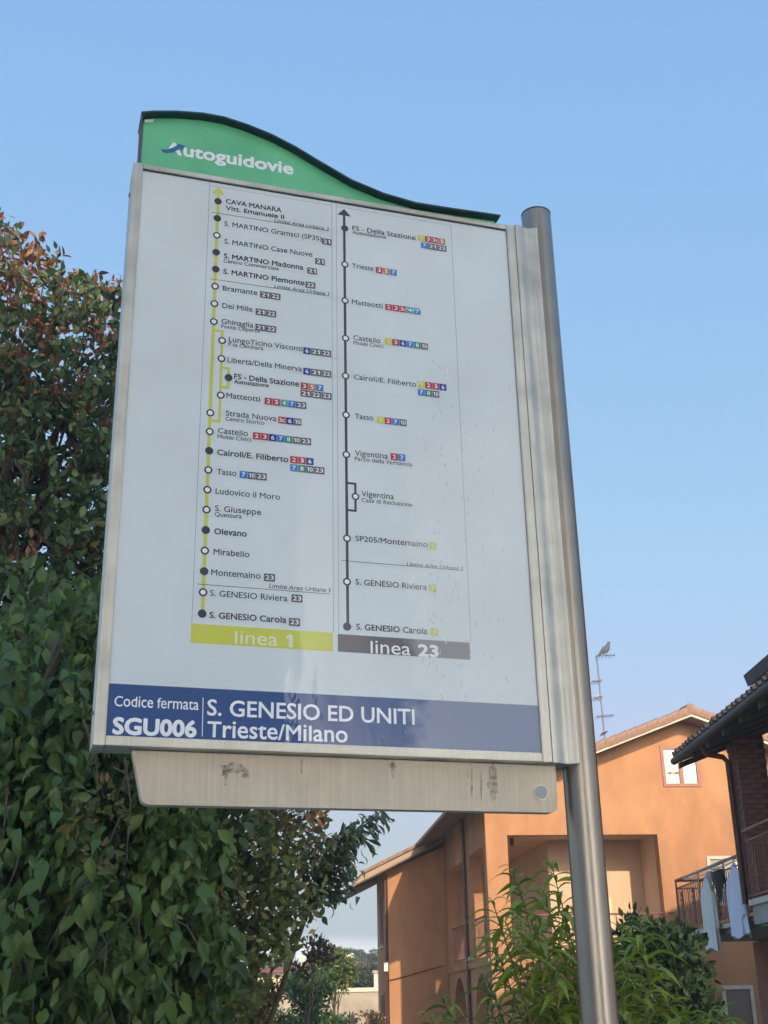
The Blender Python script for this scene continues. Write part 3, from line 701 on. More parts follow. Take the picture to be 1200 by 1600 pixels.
# eave gutters and pipes
MB().tube([(EL - .05, -.6, rz(EL) + .05), (EL - .05, 6.1, rz(EL) + .03)], .06, 10).build('gutter', M_pipe, house, True)
MB().tube([(XL - .055, 2.92, rz(XL) - .05), (XL - .055, 2.92, .1)], .045, 10).build('downpipe', M_pipe, house, True)
MB().tube([(wl - .05, 6.75, .1), (wl - .05, 6.75, rzw(wl) - .25), (wl - .3, 6.7, rzw(wl) - .2), (-2.3, 6.6, rzw(-2.3) + .0)], .04, 8).build('downpipe', M_pipe, house, True)
MB().box(-1.56, -1.46, 6.55, 6.70, 2.50, 2.72).build('meter_box', mat('white_box', (.75, .74, .70), .5), house)
MB().tube([(-1.45, 6.66, 2.27), (-1.0, 6.66, 2.36), (-.5, 6.66, 2.49), (XL - .1, 6.6, 2.62)], .014, 6).build('cable', M_pipe, house)
for z0, z1 in ((3.2, 4.6), (.3, 2.0)):
    w_ = MB().box(wl - .03, wl + .02, 8.1, 8.9, z0, z1).build('window', M_brown, house)
    MB().box(wl - .034, wl - .031, 8.17, 8.83, z0 + .07, z1 - .07).build('shutter', M_dark, w_)
    MB().box(wl - .08, wl + .01, 8.02, 8.98, z0 - .06, z0 - .003).build('sill', M_stone, w_)
# loggia railings
def railing(x0, y0, x1, y1, z, n, parent, m, h=.86):
    r = MB(); r.tube([(x0, y0, z + h), (x1, y1, z + h)], .022, 6); o = r.build('handrail', m, parent)
    MB().tube([(x0, y0, z + .1), (x1, y1, z + .1)], .014, 6).build('lower_rail', m, parent)
    b0 = None
    for k in range(n):
        t = (k + .5) / n
        if b0 is None: b0 = MB().tube([(0, 0, z + .11), (0, 0, z + h - .01)], .009, 5).build('baluster', m, parent); b = b0
        else: b = b0.copy(); COL.objects.link(b); b.parent = parent
        b.location = (x0 + (x1 - x0) * t, y0 + (y1 - y0) * t, 0)
    return o
M_rail = mat('brown_rail_paint', (0.22, 0.10, 0.075), .5, var=.2)
railing(.66, .12, 4.09, .12, 2.60, 24, house, M_rail, .84)
MB().tube([(4.0, .10, 3.44), (4.3, -.05, 3.44)], .02, 6).build('handrail', M_rail, house)
railing(XL + .1, .35, XL + .1, 2.41, 2.60, 12, house, M_rail, .9)
railing(XL + .1, 3.35, XL + .1, 6.29, 2.60, 16, house, M_rail, .9)
# loggia lamp, door
MB().tube([(.95, 1.0, 5.19), (.95, 1.0, 5.02)], .05, 8).build('lamp', M_pipe, house)
dr = MB().box(2.42, 3.30, 1.44, 1.497, 2.61, 3.9).build('door', mat('door_white', (.66, .56, .40), .6, var=.05), house)
# windows
def casement(x0, x1, z0, z1, fm, pm, leafs=2, fw=.075, sub='pane', dy=-.025):
    fr = MB(); fr.box(x0, x1, dy, .06, z0, z0 + fw); fr.box(x0, x1, dy, .06, z1 - fw, z1); fr.box(x0, x0 + fw, dy, .06, z0 + fw, z1 - fw); fr.box(x1 - fw, x1, dy, .06, z0 + fw, z1 - fw)
    wi = (x1 - x0 - 2 * fw) / leafs
    for k in range(1, leafs): fr.box(x0 + fw + wi * k - fw * .6, x0 + fw + wi * k + fw * .6, dy - .003, .058, z0 + fw, z1 - fw)
    w_ = fr.build('window', fm, house)
    for k in range(leafs): MB().box(x0 + fw + wi * k + .01, x0 + fw + wi * (k + 1) - .01, .012, .03, z0 + fw, z1 - fw).build(sub, pm, w_)
    return w_
cw = casement(4.36, 5.26, 6.20, 7.14, M_brown, M_curt)
for x in (4.55, 4.72): MB().tube([(x, .0, 6.52), (x, -.02, 6.52)], .03, 6).build('catch', M_pipe, cw)
MB().tube([(4.48, -.012, 6.52), (4.78, -.012, 6.52)], .008, 5).build('bar', M_pipe, cw)
casement(5.18, 5.88, 3.58, 4.65, M_stone, mat('grey_shutter', (.34, .31, .26), .7, var=.08), 1, .07)
lw = casement(5.19, 5.89, .02, 1.92, M_stone, mat('taupe_shutter', (.19, .145, .125), .7, var=.08), 1, .075)
for k in range(26): pass
sh = MB()
for k in range(30): sh.box(5.275, 5.805, .006, .011, .12 + k * .057, .165 + k * .057)
sh.build('shutter_slats', bpy.data.materials['taupe_shutter'], lw)

# ---- aerial and bird on the roof
ax = at(938, 1100, 33.0)
am = thing('tv_antenna', (float(ax[0]), 33.0, 7.6), 'thin rooftop television antenna mast with crossbars rising above the orange house', 'antenna')
M_al = mat('grey_aerial_metal', (.22, .22, .24), .4, .7, var=.2)
top = at(932, 1024, 33); bot = at(946, 1165, 33)
L = lambda p: (float(p[0] - ax[0]), float(p[1] - 33), float(p[2] - 7.6))
MB().tube([L(at(949, 1195, 33)), L(bot), L(top)], .022, 6).build('mast', M_al, am)
for (pxa, pya, pxb, pyb) in ((930, 1025, 961, 1024), (924, 1066, 940, 1064), (926, 1092, 941, 1090), (931, 1120, 959, 1118), (939, 1147, 948, 1144)):
    a_, b_ = at(pxa, pya, 33), at(pxb, pyb, 33); ab = MB().tube([L(a_), L(b_)], .013, 5).build('boom', M_al, am)
    nn = 6
    for k in range(nn):
        t = (k + .5) / nn; p = a_ + (b_ - a_) * t; hh = .10 + .05 * (k % 2)
        MB().tube([L(p + np.array([0, -.3, -.0])), L(p + np.array([0, .3, 0]))], .007, 4).build('element', M_al, ab)
for (px, py) in ((926, 1066), (928, 1092), (936, 1091)):
    MB().tube([L(at(px, py - 4, 33)), L(at(px, py + 4, 33))], .02, 5).build('bracket', M_al, am)
bp_ = at(947, 1024, 33)
M_bird = mat('pigeon_feathers', (.07, .075, .09), .8, var=.4, vscale=20)
bm_ = MB(); q = [(-.10, 0, -.05), (-.06, 0, .0), (0, 0, .05), (.05, 0, .12), (.075, 0, .19), (.085, 0, .235), (.10, 0, .26)]
bm_.tube(q, [.012, .04, .075, .07, .04, .036, .02], 12); bm_.tube([(.095, 0, .245), (.15, 0, .235)], [.014, .003], 6)
bm_.tube([(-.04, -.05, .12), (-.10, -.06, .02), (-.2, -.03, -.10)], [.03, .035, .006], 8); bm_.tube([(-.04, .05, .12), (-.10, .06, .02), (-.2, .03, -.10)], [.03, .035, .006], 8)
bm_.tube([(.0, -.02, -.0), (.0, -.02, -.08)], .006, 5); bm_.tube([(.0, .02, -.0), (.0, .02, -.08)], .006, 5)
bird = bm_.build('bird', M_bird, None, True); bird.location = tuple(map(float, bp_ + np.array([0, 0, .09]))); bird.scale = (1.15, 1.15, 1.15)
tag(bird, 'small dark bird perched on the top crossbar of the antenna', 'bird')

# ================================================================== RIGHT HOUSE
RO = (5.33, 23.8, 0.0)
rh = thing('balcony_house', RO, 'dark brown roofed house at the right edge with brick pillar and railed balcony', 'house', rot=(0, 0, R_(1.4)))
M_rw = mat('brown_stucco', (.24, .12, .08), .9, var=.2, vscale=2, bump=.3)
M_slab = mat('grey_slab', (.30, .32, .30), .8, var=.12, vscale=4)
M_roofd = mat('dark_roof_timber', (.075, .06, .06), .8, var=.3, vscale=5, bump=.3)
M_brick = mat('dark_brick', (.19, .085, .07), .85, var=.35, vscale=5, bump=.5, bscale=60)
M_mort = mat('mortar', (.12, .065, .055), .95)
MB().box(1.30, 7, -17, 0, 0, 2.60).build('wall', M_rw, rh)
MB().box(1.30, 7, -17, -2.4, 2.605, 5.6).build('wall', M_rw, rh)
sb = MB(); sb.box(.06, 1.29, -6.3, -.0, 2.62, 2.80); sb.box(1.291, 6.9, -2.39, -.0, 2.62, 2.80)
sb.build('balcony_slab', M_slab, rh)
MB().box(-.03, .058, -6.3, -.02, 2.70, 2.765).build('slab_edge', M_stone, rh)
MB().box(-.56, 1.29, -13, -6.305, 2.56, 2.80).build('balcony_slab', M_slab, rh)
MB().box(-.60, .8, -13.05, -6.28, 2.803, 2.88).build('threshold', M_stone, rh)
# brick pillar
px0, px1, py0, py1 = -.28, .16, -5.55, -5.11
pl = MB().box(px0 + .01, px1 - .01, py0 + .01, py1 - .01, 2.80, 5.3).build('brick_pillar', M_mort, rh)
rb_ = random.Random(8)
bl = MB().box(-.105, .105, -.052, .052, -.029, .029).build('brick', M_brick, pl)
first = True
for c in range(33):
    z = 2.84 + c * .074
    off = c % 2
    sides = [((px0 + .11 + i * .22, py0 + .047), 0) for i in (0, 1)] if not off else [((px0 + .22, py0 + .047), 0)]
    sides += [((px0 + .047, py0 + .11 + i * .22 + (0.0 if not off else .0)), 1) for i in ((1,) if not off else (0, 1))]
    sides += [((px0 + .11 + i * .22, py1 - .047), 0) for i in (0, 1)]
    for (bx_, by_), rot in sides:
        if first: o = bl; first = False
        else: o = bl.copy(); COL.objects.link(o); o.parent = pl
        o.location = (bx_ + rb_.uniform(-.005, .005), by_ + rb_.uniform(-.004, .004), z); o.rotation_euler = (0, 0, math.pi / 2 if rot else 0)
# roof: plane rising to the right from the eave
EX, EZ = -.75, 5.20
def rr(x): return EZ + .37 * (x - EX)
rm = MB(); rm.prism([(EX, EZ), (7.5, rr(7.5)), (7.5, rr(7.5) + .13), (EX - .02, EZ + .13)], -18, -3.8, 'y')
rro = rm.build('roof', M_roofd, rh)
for k in range(16):
    y = -3.9 - k * .85
    MB().prism([(EX + .02, EZ - .10), (3, rr(3) - .10), (3, rr(3) - .003), (EX + .02, EZ - .012)], y - .10, y, 'y').build('rafter', M_roofd, rro)
tm = None
M_gutter = mat('dark_gutter', (.035, .03, .032), .6, var=.2)
M_tiled = mat('dark_roof_tile', (.06, .05, .05), .8, var=.4, vscale=6, bump=.4)
for k in range(48):
    y = -3.86 - k * .23
    if tm is None:
        tm = MB().tube([(EX - .06, 0, EZ + .135), (EX + 1.2, 0, rr(EX + 1.2) + .165)], [.055, .05], 8).build('tile', M_tiled, rro); o = tm
    else: o = tm.copy(); COL.objects.link(o); o.parent = rro
    o.location = (rb_.uniform(-.02, .02), y, rb_.uniform(-.006, .006))
MB().prism([(EX + .9, rr(EX + .9) + .132), (7.5, rr(7.5) + .132), (7.5, rr(7.5) + .23), (EX + .9, rr(EX + .9) + .23)], -18, -3.82, 'y').build('tile_field', M_tiled, rro)
MB().tube([(EX - .04, -17, EZ + .03), (EX - .04, -3.85, EZ + .03)], .06, 10).build('gutter', M_gutter, rh, True)
MB().tube([(EX + .05, -5.25, EZ + .0), (EX + .12, -5.25, EZ - .13), (px0 - .12, -5.25, EZ - .17), (px0 - .055, -5.25, EZ - .25), (px0 - .055, -5.25, 2.9)], .042, 10).build('downpipe', M_pipe, rh, True)
u2_ = MB(); u2_.prism([(.27, 6.22), (7.5, 6.22 + .37 * 7.23), (7.5, 6.45 + .37 * 7.23), (.22, 6.40)], -18, -4.8, 'y'); u2_.build('upper_roof', M_roofd, rh)
for k in range(40): pass
MB().box(.9, 6.8, -17, -5.4, 5.7, 6.5).build('upper_wall', M_rw, rh)
MB().box(.42, .75, -6.65, -6.6, 4.55, 5.35).build('shutter', mat('pale_grey_shutter', (.36, .37, .36), .6), rh)
# balcony railing
def fancy(x0, y0, x1, y1, z, n, h):
    r = MB(); r.tube([(x0, y0, z + h), (x1, y1, z + h)], .024, 6); r.build('handrail', M_rail, rh)
    MB().tube([(x0, y0, z + h - .14), (x1, y1, z + h - .14)], .012, 6).build('middle_rail', M_rail, rh); MB().tube([(x0, y0, z + .07), (x1, y1, z + .07)], .014, 6).build('lower_rail', M_rail, rh)
    for k in range(n + 1):
        t = k / n; x, y = x0 + (x1 - x0) * t, y0 + (y1 - y0) * t
        post = k % 14 == 0
        o = MB().tube([(0, 0, z + (-.1 if post else .07)), (0, 0, z + (h if post else h - .14))], .017 if post else .0085, 5).build('post' if post else 'baluster', M_rail, rh)
        o.location = (x, y, 0)
        if k % 7 == 3:
            q = MB()
            for j in range(6):
                zc = z + .16 + j * .10; pts_ = [(.0, .045 * math.sin(a) * (1 if j % 2 else -1), zc + .045 * math.cos(a)) for a in np.linspace(0, 5.2, 9)]
                q.tube(pts_, .011, 4)
            qq = q.build('scroll', M_rail, rh); qq.location = (x, y, 0)
fancy(-.01, -.02, -.01, -5.08, 2.78, 44, .93)
fancy(-.01, -.02, 1.28, -.02, 2.78, 12, .93)
fancy(-.57, -6.3, -.57, -12.6, 2.86, 56, .93)
fancy(-.57, -6.3, -.03, -6.3, 2.86, 4, .93)

# ---- washing on the rack
rack = thing('drying_rack', (5.26, 21.0, 3.60), 'white clothes drying rack hooked over the brown balcony rail', 'drying rack')
M_wp = mat('white_wire', (.50, .52, .50), .5, var=.05)
fr = MB()
for x in (-.20, .04): fr.tube([(x, -1.9, 0), (x, 1.1, 0)], .010, 6)
fr.build('frame', M_wp, rack)
w0 = None
for k in range(3):
    MB().tube([(-.14 + k * .06, -1.88, .0), (-.14 + k * .06, 1.08, .0)], .004, 4).build('wire', M_wp, rack)
for y in (-1.88, -.4, 1.08):
    MB().tube([(-.20, y, 0), (.04, y, 0)], .010, 5).build('cross_bar', M_wp, rack)
    MB().tube([(.0, y, 0), (.04, y, .05), (.07, y, .04), (.07, y, -.2)], .009, 5).build('hook', M_wp, rack)

def cloth(mat_, name, pos, width, length, label, sleeve=True, seed=0, kind='shirt'):
    """a shirt hung by the shoulders: closed tube body with soft folds, sleeves hanging as narrower tubes; width runs in Y"""
    rnd = random.Random(seed); mb = MB()
    def body(y0, wfun, dfun, zt, zb, rows=22, seg=26, ph=0):
        v = []
        for i in range(rows + 1):
            t = i / rows; z = zt + (zb - zt) * t; ww = wfun(t); dd = dfun(t)
            for k in range(seg):
                a = 2 * math.pi * k / seg
                fold = 1 + (.05 + .22 * t) * math.sin(5 * a + ph + 1.5 * t) * .5 + .10 * t * math.sin(9 * a + ph * 2 + 2 * t)
                hem = .03 * math.sin(3 * a + ph) * t
                v.append((dd * math.sin(a) * fold, y0 + ww * math.cos(a) * fold + .01 * math.sin(6 * t + ph), z + hem))
        f = [(i * seg + k, i * seg + (k + 1) % seg, (i + 1) * seg + (k + 1) % seg, (i + 1) * seg + k) for i in range(rows) for k in range(seg)]
        f.append(tuple(range(seg)))
        mb.add(v, f)
    if kind == 'shirt':
        body(0, lambda t: width / 2 * (min(.80, .20 + 3.4 * t ** .8) + .25 * t), lambda t: .03 + .06 * t, 0, -length, ph=seed)
        for sg in (-1, 1):
            body(sg * (width / 2 * .86), lambda t: .03 + .055 * min(1, 4 * t), lambda t: .03 + .03 * min(1, 4 * t), -.12, -length * .78 - .05 * sg, 14, 14, ph=seed + sg)
        mb.tube([(0, -.07, .02), (.02, 0, .045), (0, .07, .02)], .022, 6)
    else:
        v = []
        prof = [(0, .5, .5), (.12, .46, .38), (.3, .5, .5), (.55, .42, .40), (.75, .22, .25), (1, .04, .06)]
        body(0, lambda t: width / 2 * float(np.interp(t, [p[0] for p in prof], [p[1] * 2 for p in prof])), lambda t: .03 + .015 * math.sin(6 * t), 0, -length, ph=seed)
    o = mb.build(name, mat_, None, True); o.location = pos
    return tag(o, label, 'clothing')
M_sh1 = mat('pale_green_shirt_cloth', (.66, .70, .68), .9, var=.05, vscale=3); M_sh2 = mat('pale_blue_shirt_cloth', (.64, .68, .84), .9, var=.05, vscale=3); M_sh3 = mat('black_cloth', (.018, .018, .022), .9, var=.2)
def wpos(px, py, Y): p = at(px, py, Y); return tuple(map(float, p))
cloth(M_sh1, 'shirt', wpos(1103, 1372, 21.3), .66, 1.14, 'pale grey green shirt hanging outside the balcony rail, left of the black garment', seed=1)
cloth(M_sh2, 'shirt', wpos(1146, 1355, 19.6), .80, 1.02, 'pale blue long shirt hanging from the drying rack beside the brick pillar', seed=4)
cloth(M_sh3, 'black_top', wpos(1121, 1360, 20.4), .62, .44, 'small black garment hanging between the two pale shirts', seed=2, kind='top')
cloth(mat('grey_cloth', (.36, .38, .36), .9, var=.1), 'cloth', wpos(1108, 1362, 20.9), .26, .28, 'small light grey cloth on the drying rack beside the black garment', seed=3, kind='top')

# ================================================================== UNSEEN BUILDINGS BEHIND THE VIEWER (added to throw the shade, show in the gloss)
def block(name, x0, x1, y0, y1, zt, zr, colr, label, yawd=0):
    c = ((x0 + x1) / 2, (y0 + y1) / 2, 0)
    t = thing(name, c, label, 'building', rot=(0, 0, R_(yawd)))
    hx_, hy_ = (x1 - x0) / 2, (y1 - y0) / 2
    mw = mat('render_' + name, colr, .9, var=.1, bump=.2)
    MB().box(-hx_, hx_, -hy_, hy_, 0, zt).build('wall', mw, t)
    r = MB(); r.prism([(-hy_ - .7, zt), (hy_ + .7, zt), (hy_ + .7, zt + .12), (0, zr), (-hy_ - .7, zt + .12)], -hx_ - .5, hx_ + .5, 'x'); r.build('roof', M_tile, t)
    nx = max(2, int(hx_ * 2 / 3)); nz = int(zt // 3)
    for i in range(nx):
        for j in range(nz):
            x = -hx_ + (i + .5) * 2 * hx_ / nx; z = 1.0 + 3 * j
            w_ = MB().box(x - .6, x + .6, hy_ + .002, hy_ + .06, z, z + 1.5).build('window', M_brown, t)
            MB().box(x - .5, x + .5, hy_ + .061, hy_ + .068, z + .1, z + 1.4).build('pane', M_paneG, w_)
    return t
block('unseen_shade_block', 1.5, 9.5, -24, -14, 16.5, 17.2, (.74, .68, .58), 'tall beige unseen block added behind the viewer to shade the sign')
block('unseen_street_house', -22, -7.5, -22, -13, 5.6, 7.6, (.55, .48, .40), 'low beige unseen house with tiled roof added behind the viewer to the left')

# ================================================================== PLANTS
def leaf_broad(w=.30, tip=.14, droop=.10, fold=.06):
    v = [(0, 0, 0), (0, .3, -.01), (0, .56, -.03), (0, .82, -.07 - droop * .4), (0, 1.0, -.10 - droop),
         (-w, .32, fold), (-w * .95, .58, fold * .7 - .02), (-w * .42, .84, -.06), (w, .32, fold), (w * .95, .58, fold * .7 - .02), (w * .42, .84, -.06)]
    f = [(0, 1, 5), (0, 8, 1), (1, 2, 6, 5), (1, 8, 9, 2), (2, 3, 7, 6), (2, 9, 10, 3), (3, 4, 7), (3, 10, 4)]
    return np.array(v), f
def leaf_long(w=.085, bend=.42, n=6):
    v = []; f = []
    for i in range(n + 1):
        t = i / n; ww = w * math.sin(math.pi * min(1, (t * .93 + .05))) ** .8 * (1 - .25 * t)
        y = math.sin(t * 1.25) / math.sin(1.25) * .82; z = .12 * math.sin(t * 3.1) - bend * t * t
        v += [(-ww, y, z + ww * .45), (0, y, z), (ww, y, z + ww * .45)]
    for i in range(n):
        a = i * 3; f += [(a, a + 1, a + 4, a + 3), (a + 1, a + 2, a + 5, a + 4)]
    return np.array(v), f
BROAD2 = leaf_broad(.25, .12, .16, .10)
BROAD, ELL, LONG, SMALL = leaf_broad(), leaf_broad(.24, .1, .02, .04), leaf_long(.098, .62), (np.array([(0, 0, 0), (-.26, .45, .05), (0, 1, -.08), (.26, .45, .05)]), [(0, 2, 1), (0, 3, 2)])

def frames(dirs, norms):
    y = dirs / np.linalg.norm(dirs, axis=1, keepdims=True)
    x = np.cross(y, norms); x /= np.maximum(np.linalg.norm(x, axis=1, keepdims=True), 1e-6)
    z = np.cross(x, y); return x, y, z

def leaf_cloud(name, shape, P, D, N, size, tone, m, parent, stuff=True, origin=(0, 0, 0)):
    v0, f0 = shape; x, y, z = frames(D, N); n = len(P)
    V = P[:, None, :] + size[:, None, None] * (v0[None, :, 0:1] * x[:, None, :] + v0[None, :, 1:2] * y[:, None, :] + v0[None, :, 2:3] * z[:, None, :])
    V = V.reshape(-1, 3) - np.array(origin)
    k = len(v0); lens = np.array([len(q) for q in f0]); flat = np.array([i for q in f0 for i in q])
    loops = (flat[None, :] + (np.arange(n) * k)[:, None]).ravel()
    tot = np.tile(lens, n); start = np.concatenate([[0], np.cumsum(tot)[:-1]])
    me = bpy.data.meshes.new(name); me.vertices.add(n * k); me.vertices.foreach_set('co', V.ravel())
    me.loops.add(len(loops)); me.loops.foreach_set('vertex_index', loops.astype(np.int32))
    me.polygons.add(len(tot)); me.polygons.foreach_set('loop_start', start.astype(np.int32)); me.polygons.foreach_set('loop_total', tot.astype(np.int32))
    at_ = me.attributes.new('tone', 'FLOAT', 'POINT'); at_.data.foreach_set('value', np.repeat(tone, k).astype(np.float32))
    me.materials.append(m); me.update(calc_edges=True); me.polygons.foreach_set('use_smooth', np.ones(len(tot), bool))
    o = bpy.data.objects.new(name, me); COL.objects.link(o); o.parent = parent
    if stuff: o['kind'] = 'stuff'
    return o

def leaf_objects(shape, P, D, N, size, m, parent, origin, nvar=6, seed=0):
    """single leaves as parts, sharing a few meshes"""
    rg = np.random.default_rng(seed); meshes = []
    for k in range(nvar):
        v, f = shape; me = bpy.data.meshes.new('leaf'); vv = v.copy(); vv[:, 2] += rg.uniform(-.05, .05) * np.sin(vv[:, 1] * 3); vv[:, 0] *= rg.uniform(.85, 1.12)
        me.from_pydata([tuple(p) for p in vv], [], f); a = me.attributes.new('tone', 'FLOAT', 'POINT'); a.data.foreach_set('value', np.full(len(vv), rg.uniform(.15, .65), np.float32))
        me.materials.append(m); me.polygons.foreach_set('use_smooth', np.ones(len(f), bool)); meshes.append(me)
    x, y, z = frames(D, N)
    for i in range(len(P)):
        o = bpy.data.objects.new('leaf', meshes[i % nvar]); COL.objects.link(o); o.parent = parent
        Mx = Matrix(((x[i, 0], y[i, 0], z[i, 0]), (x[i, 1], y[i, 1], z[i, 1]), (x[i, 2], y[i, 2], z[i, 2])))
        o.location = tuple(map(float, P[i] - np.array(origin))); o.rotation_euler = Mx.to_euler(); s = float(size[i]); o.scale = (s, s, s)

def inpoly(x, y, poly):
    c = False; n = len(poly); j = n - 1
    for i in range(n):
        xi, yi = poly[i]; xj, yj = poly[j]
        if (yi > y) != (yj > y) and x < (xj - xi) * (y - yi) / (yj - yi) + xi: c = not c
        j = i
    return c
def fill(poly, n, Y0, Y1, seed):
    rg = np.random.default_rng(seed); xs = [p[0] for p in poly]; ys = [p[1] for p in poly]; out = []
    while len(out) < n:
        x, y = rg.uniform(min(xs), max(xs)), rg.uniform(min(ys), max(ys))
        if inpoly(x, y, poly): out.append(at(x, y, rg.uniform(Y0, Y1)))
    return np.array(out)
def scatter(C, per, rad, rg, flat=1.0):
    n = len(C) * per; idx = np.repeat(np.arange(len(C)), per)
    d = rg.normal(size=(n, 3)); d /= np.linalg.norm(d, axis=1, keepdims=True)
    r = rad * (rg.uniform(.75, 1.25, len(C))[idx]) * rg.uniform(0, 1, n) ** .45
    P = C[idx] + d * r[:, None] * np.array([1, 1, flat]); return P, d, idx

def limbs(name, base, targets, m, parent, r0, trunk_top, seed=0, nseg=5, sag=0.1, rb=.35):
    rnd = random.Random(seed); b = Vector(base); tt = Vector(trunk_top)
    tk = MB(); pts = [b.lerp(tt, k / 8) + Vector((rnd.uniform(-.04, .04), rnd.uniform(-.04, .04), 0)) * (k > 0) for k in range(9)]
    tk.tube([tuple(p - b) for p in pts], [r0 * (1 - .07 * k) for k in range(9)], 10); tk.build('trunk', m, parent, True)
    for t in targets:
        t = Vector(tuple(map(float, t))); k = rnd.uniform(.35, 1); s = b.lerp(tt, k)
        pp = []
        for j in range(nseg + 1):
            q = j / nseg; p = s.lerp(t, q) + Vector((0, 0, 1)) * math.sin(q * math.pi) * sag * (t - s).length + Vector((rnd.uniform(-1, 1), rnd.uniform(-1, 1), rnd.uniform(-1, 1))) * .04 * (q > 0)
            pp.append(tuple(p - b))
        MB().tube(pp, [r0 * rb * (1 - .8 * j / nseg) for j in range(nseg + 1)], 6).build('branch', m, parent, True)

M_bark = mat('grey_brown_bark', (.09, .07, .055), .95, var=.35, vscale=8, bump=.8, bscale=25)

# --- near tree with large drooping leaves, lower left
polyA = [(-70, 930), (60, 900), (180, 960), (330, 1100), (330, 1270), (300, 1400), (310, 1640), (-70, 1640)]
LG = leafmat('leaf_deep_green', [(0, (0.0482, 0.0873, 0.0237)), (.5, (0.0788, 0.1388, 0.034)), (.85, (0.127, 0.1984, 0.0409)), (1, (0.1969, 0.238, 0.0579))], .38, .3)
LGs = leafmat('stuff_deep_green', [(0, (0.0482, 0.0873, 0.0272)), (.5, (0.0875, 0.1508, 0.0441)), (.85, (0.1444, 0.2183, 0.0509)), (1, (0.2844, 0.2578, 0.0765))], .42, .3)
def big_tree():
    rg = np.random.default_rng(11)
    base = (-2.6, 6.9, 0.0)
    t = thing('broadleaf_tree', base, 'dense green tree with large drooping heart shaped leaves at the lower left behind the sign', 'tree')
    St = fill([(-70, 900), (60, 890), (180, 950), (330, 1120), (320, 1430), (-70, 1480)], 60, 5.5, 6.9, 1); C = []; Rr = []
    for q in St:                                           # hanging boughs: clusters that shrink downwards
        p = q.copy(); dx = rg.normal(0, .03); 
        for k in range(8):
            C.append(p.copy()); Rr.append(.20 - .018 * k); p = p + np.array([dx + rg.normal(0, .02), rg.normal(0, .03), -.11])
    C = np.array(C); Rr = np.array(Rr); per = 30
    idx = np.repeat(np.arange(len(C)), per); d = rg.normal(size=(len(idx), 3)); d /= np.linalg.norm(d, axis=1, keepdims=True)
    P = C[idx] + d * (Rr[idx] * rg.uniform(0, 1, len(idx)) ** .5)[:, None] * np.array([.9, .9, 1.0])
    n = len(P)
    D = np.stack([rg.normal(0, .6, n), rg.normal(-.15, .6, n), -.9 + rg.normal(0, .5, n)], 1); N = d * .5 + np.array([0, -.8, .6]) + rg.normal(0, .75, (n, 3))
    tone = np.clip(rg.normal(.45, .25, n), 0, 1); size = .05 + .085 * rg.uniform(0, 1, n) ** 1.5
    leaf_cloud('foliage', BROAD2, P, D, N, size, tone, LGs, t, True, base)
    # dark inner mass of leaves further back
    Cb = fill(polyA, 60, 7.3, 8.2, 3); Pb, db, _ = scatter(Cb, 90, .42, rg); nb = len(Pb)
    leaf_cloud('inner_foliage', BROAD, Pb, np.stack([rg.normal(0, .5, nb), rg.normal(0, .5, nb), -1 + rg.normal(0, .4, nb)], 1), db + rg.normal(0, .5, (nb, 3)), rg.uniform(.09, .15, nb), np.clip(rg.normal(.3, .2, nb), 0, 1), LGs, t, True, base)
    # nearest leaves one by one
    Sn = fill([(-20, 1100), (90, 1090), (110, 1250), (170, 1290), (300, 1250), (320, 1500), (-20, 1500)], 24, 5.0, 5.7, 7)
    Cn = np.concatenate([q + np.stack([rg.normal(0, .07, 13), rg.normal(0, .06, 13), -np.linspace(0, .55, 13) + rg.normal(0, .03, 13)], 1) for q in Sn])[:300]
    nn = len(Cn)
    Dn = np.stack([rg.normal(0, .5, nn), rg.normal(-.2, .45, nn), -.9 + rg.normal(0, .35, nn)], 1); Nn = np.array([0, -.8, .6]) + rg.normal(0, .6, (nn, 3))
    leaf_objects(BROAD2, Cn, Dn, Nn, rg.uniform(.05, .135, nn), LG, t, base, seed=3)
    limbs('b', base, list(St), M_bark, t, .11, (-1.9, 6.8, 3.6), 4)
    for k in range(26):
        a_ = at(rg.uniform(-10, 300), rg.uniform(1050, 1500), rg.uniform(5.2, 5.9)); b_ = a_ + np.array([rg.uniform(-.25, .25), rg.uniform(-.1, .1), rg.uniform(-.45, -.15)])
        MB().tube([tuple(a_ - np.array(base)), tuple((a_ + b_) / 2 + np.array([.02, 0, .03]) - np.array(base)), tuple(b_ - np.array(base))], [.006, .004, .002], 5).build('twig', M_bark, t, True)
    # young shoot with rust coloured tips
    tips = leafmat('stuff_rust_tips', [(0, (.09, .11, .035)), (.6, (.16, .14, .05)), (1, (.32, .16, .07))], .5, .3)
    Q = [at(165, 1245, 5.2), at(120, 1275, 5.25), at(175, 1270, 5.2), at(160, 1330, 5.2), at(190, 1370, 5.25)]
    P2, d2, _ = scatter(np.array(Q), 26, .07, rg); n2 = len(P2)
    leaf_cloud('young_shoot', ELL, P2, d2 + np.array([0, -.2, .2]), rg.normal(0, 1, (n2, 3)), rg.uniform(.02, .05, n2), np.clip(rg.normal(.5, .3, n2), 0, 1), tips, t, True, base)
big_tree()

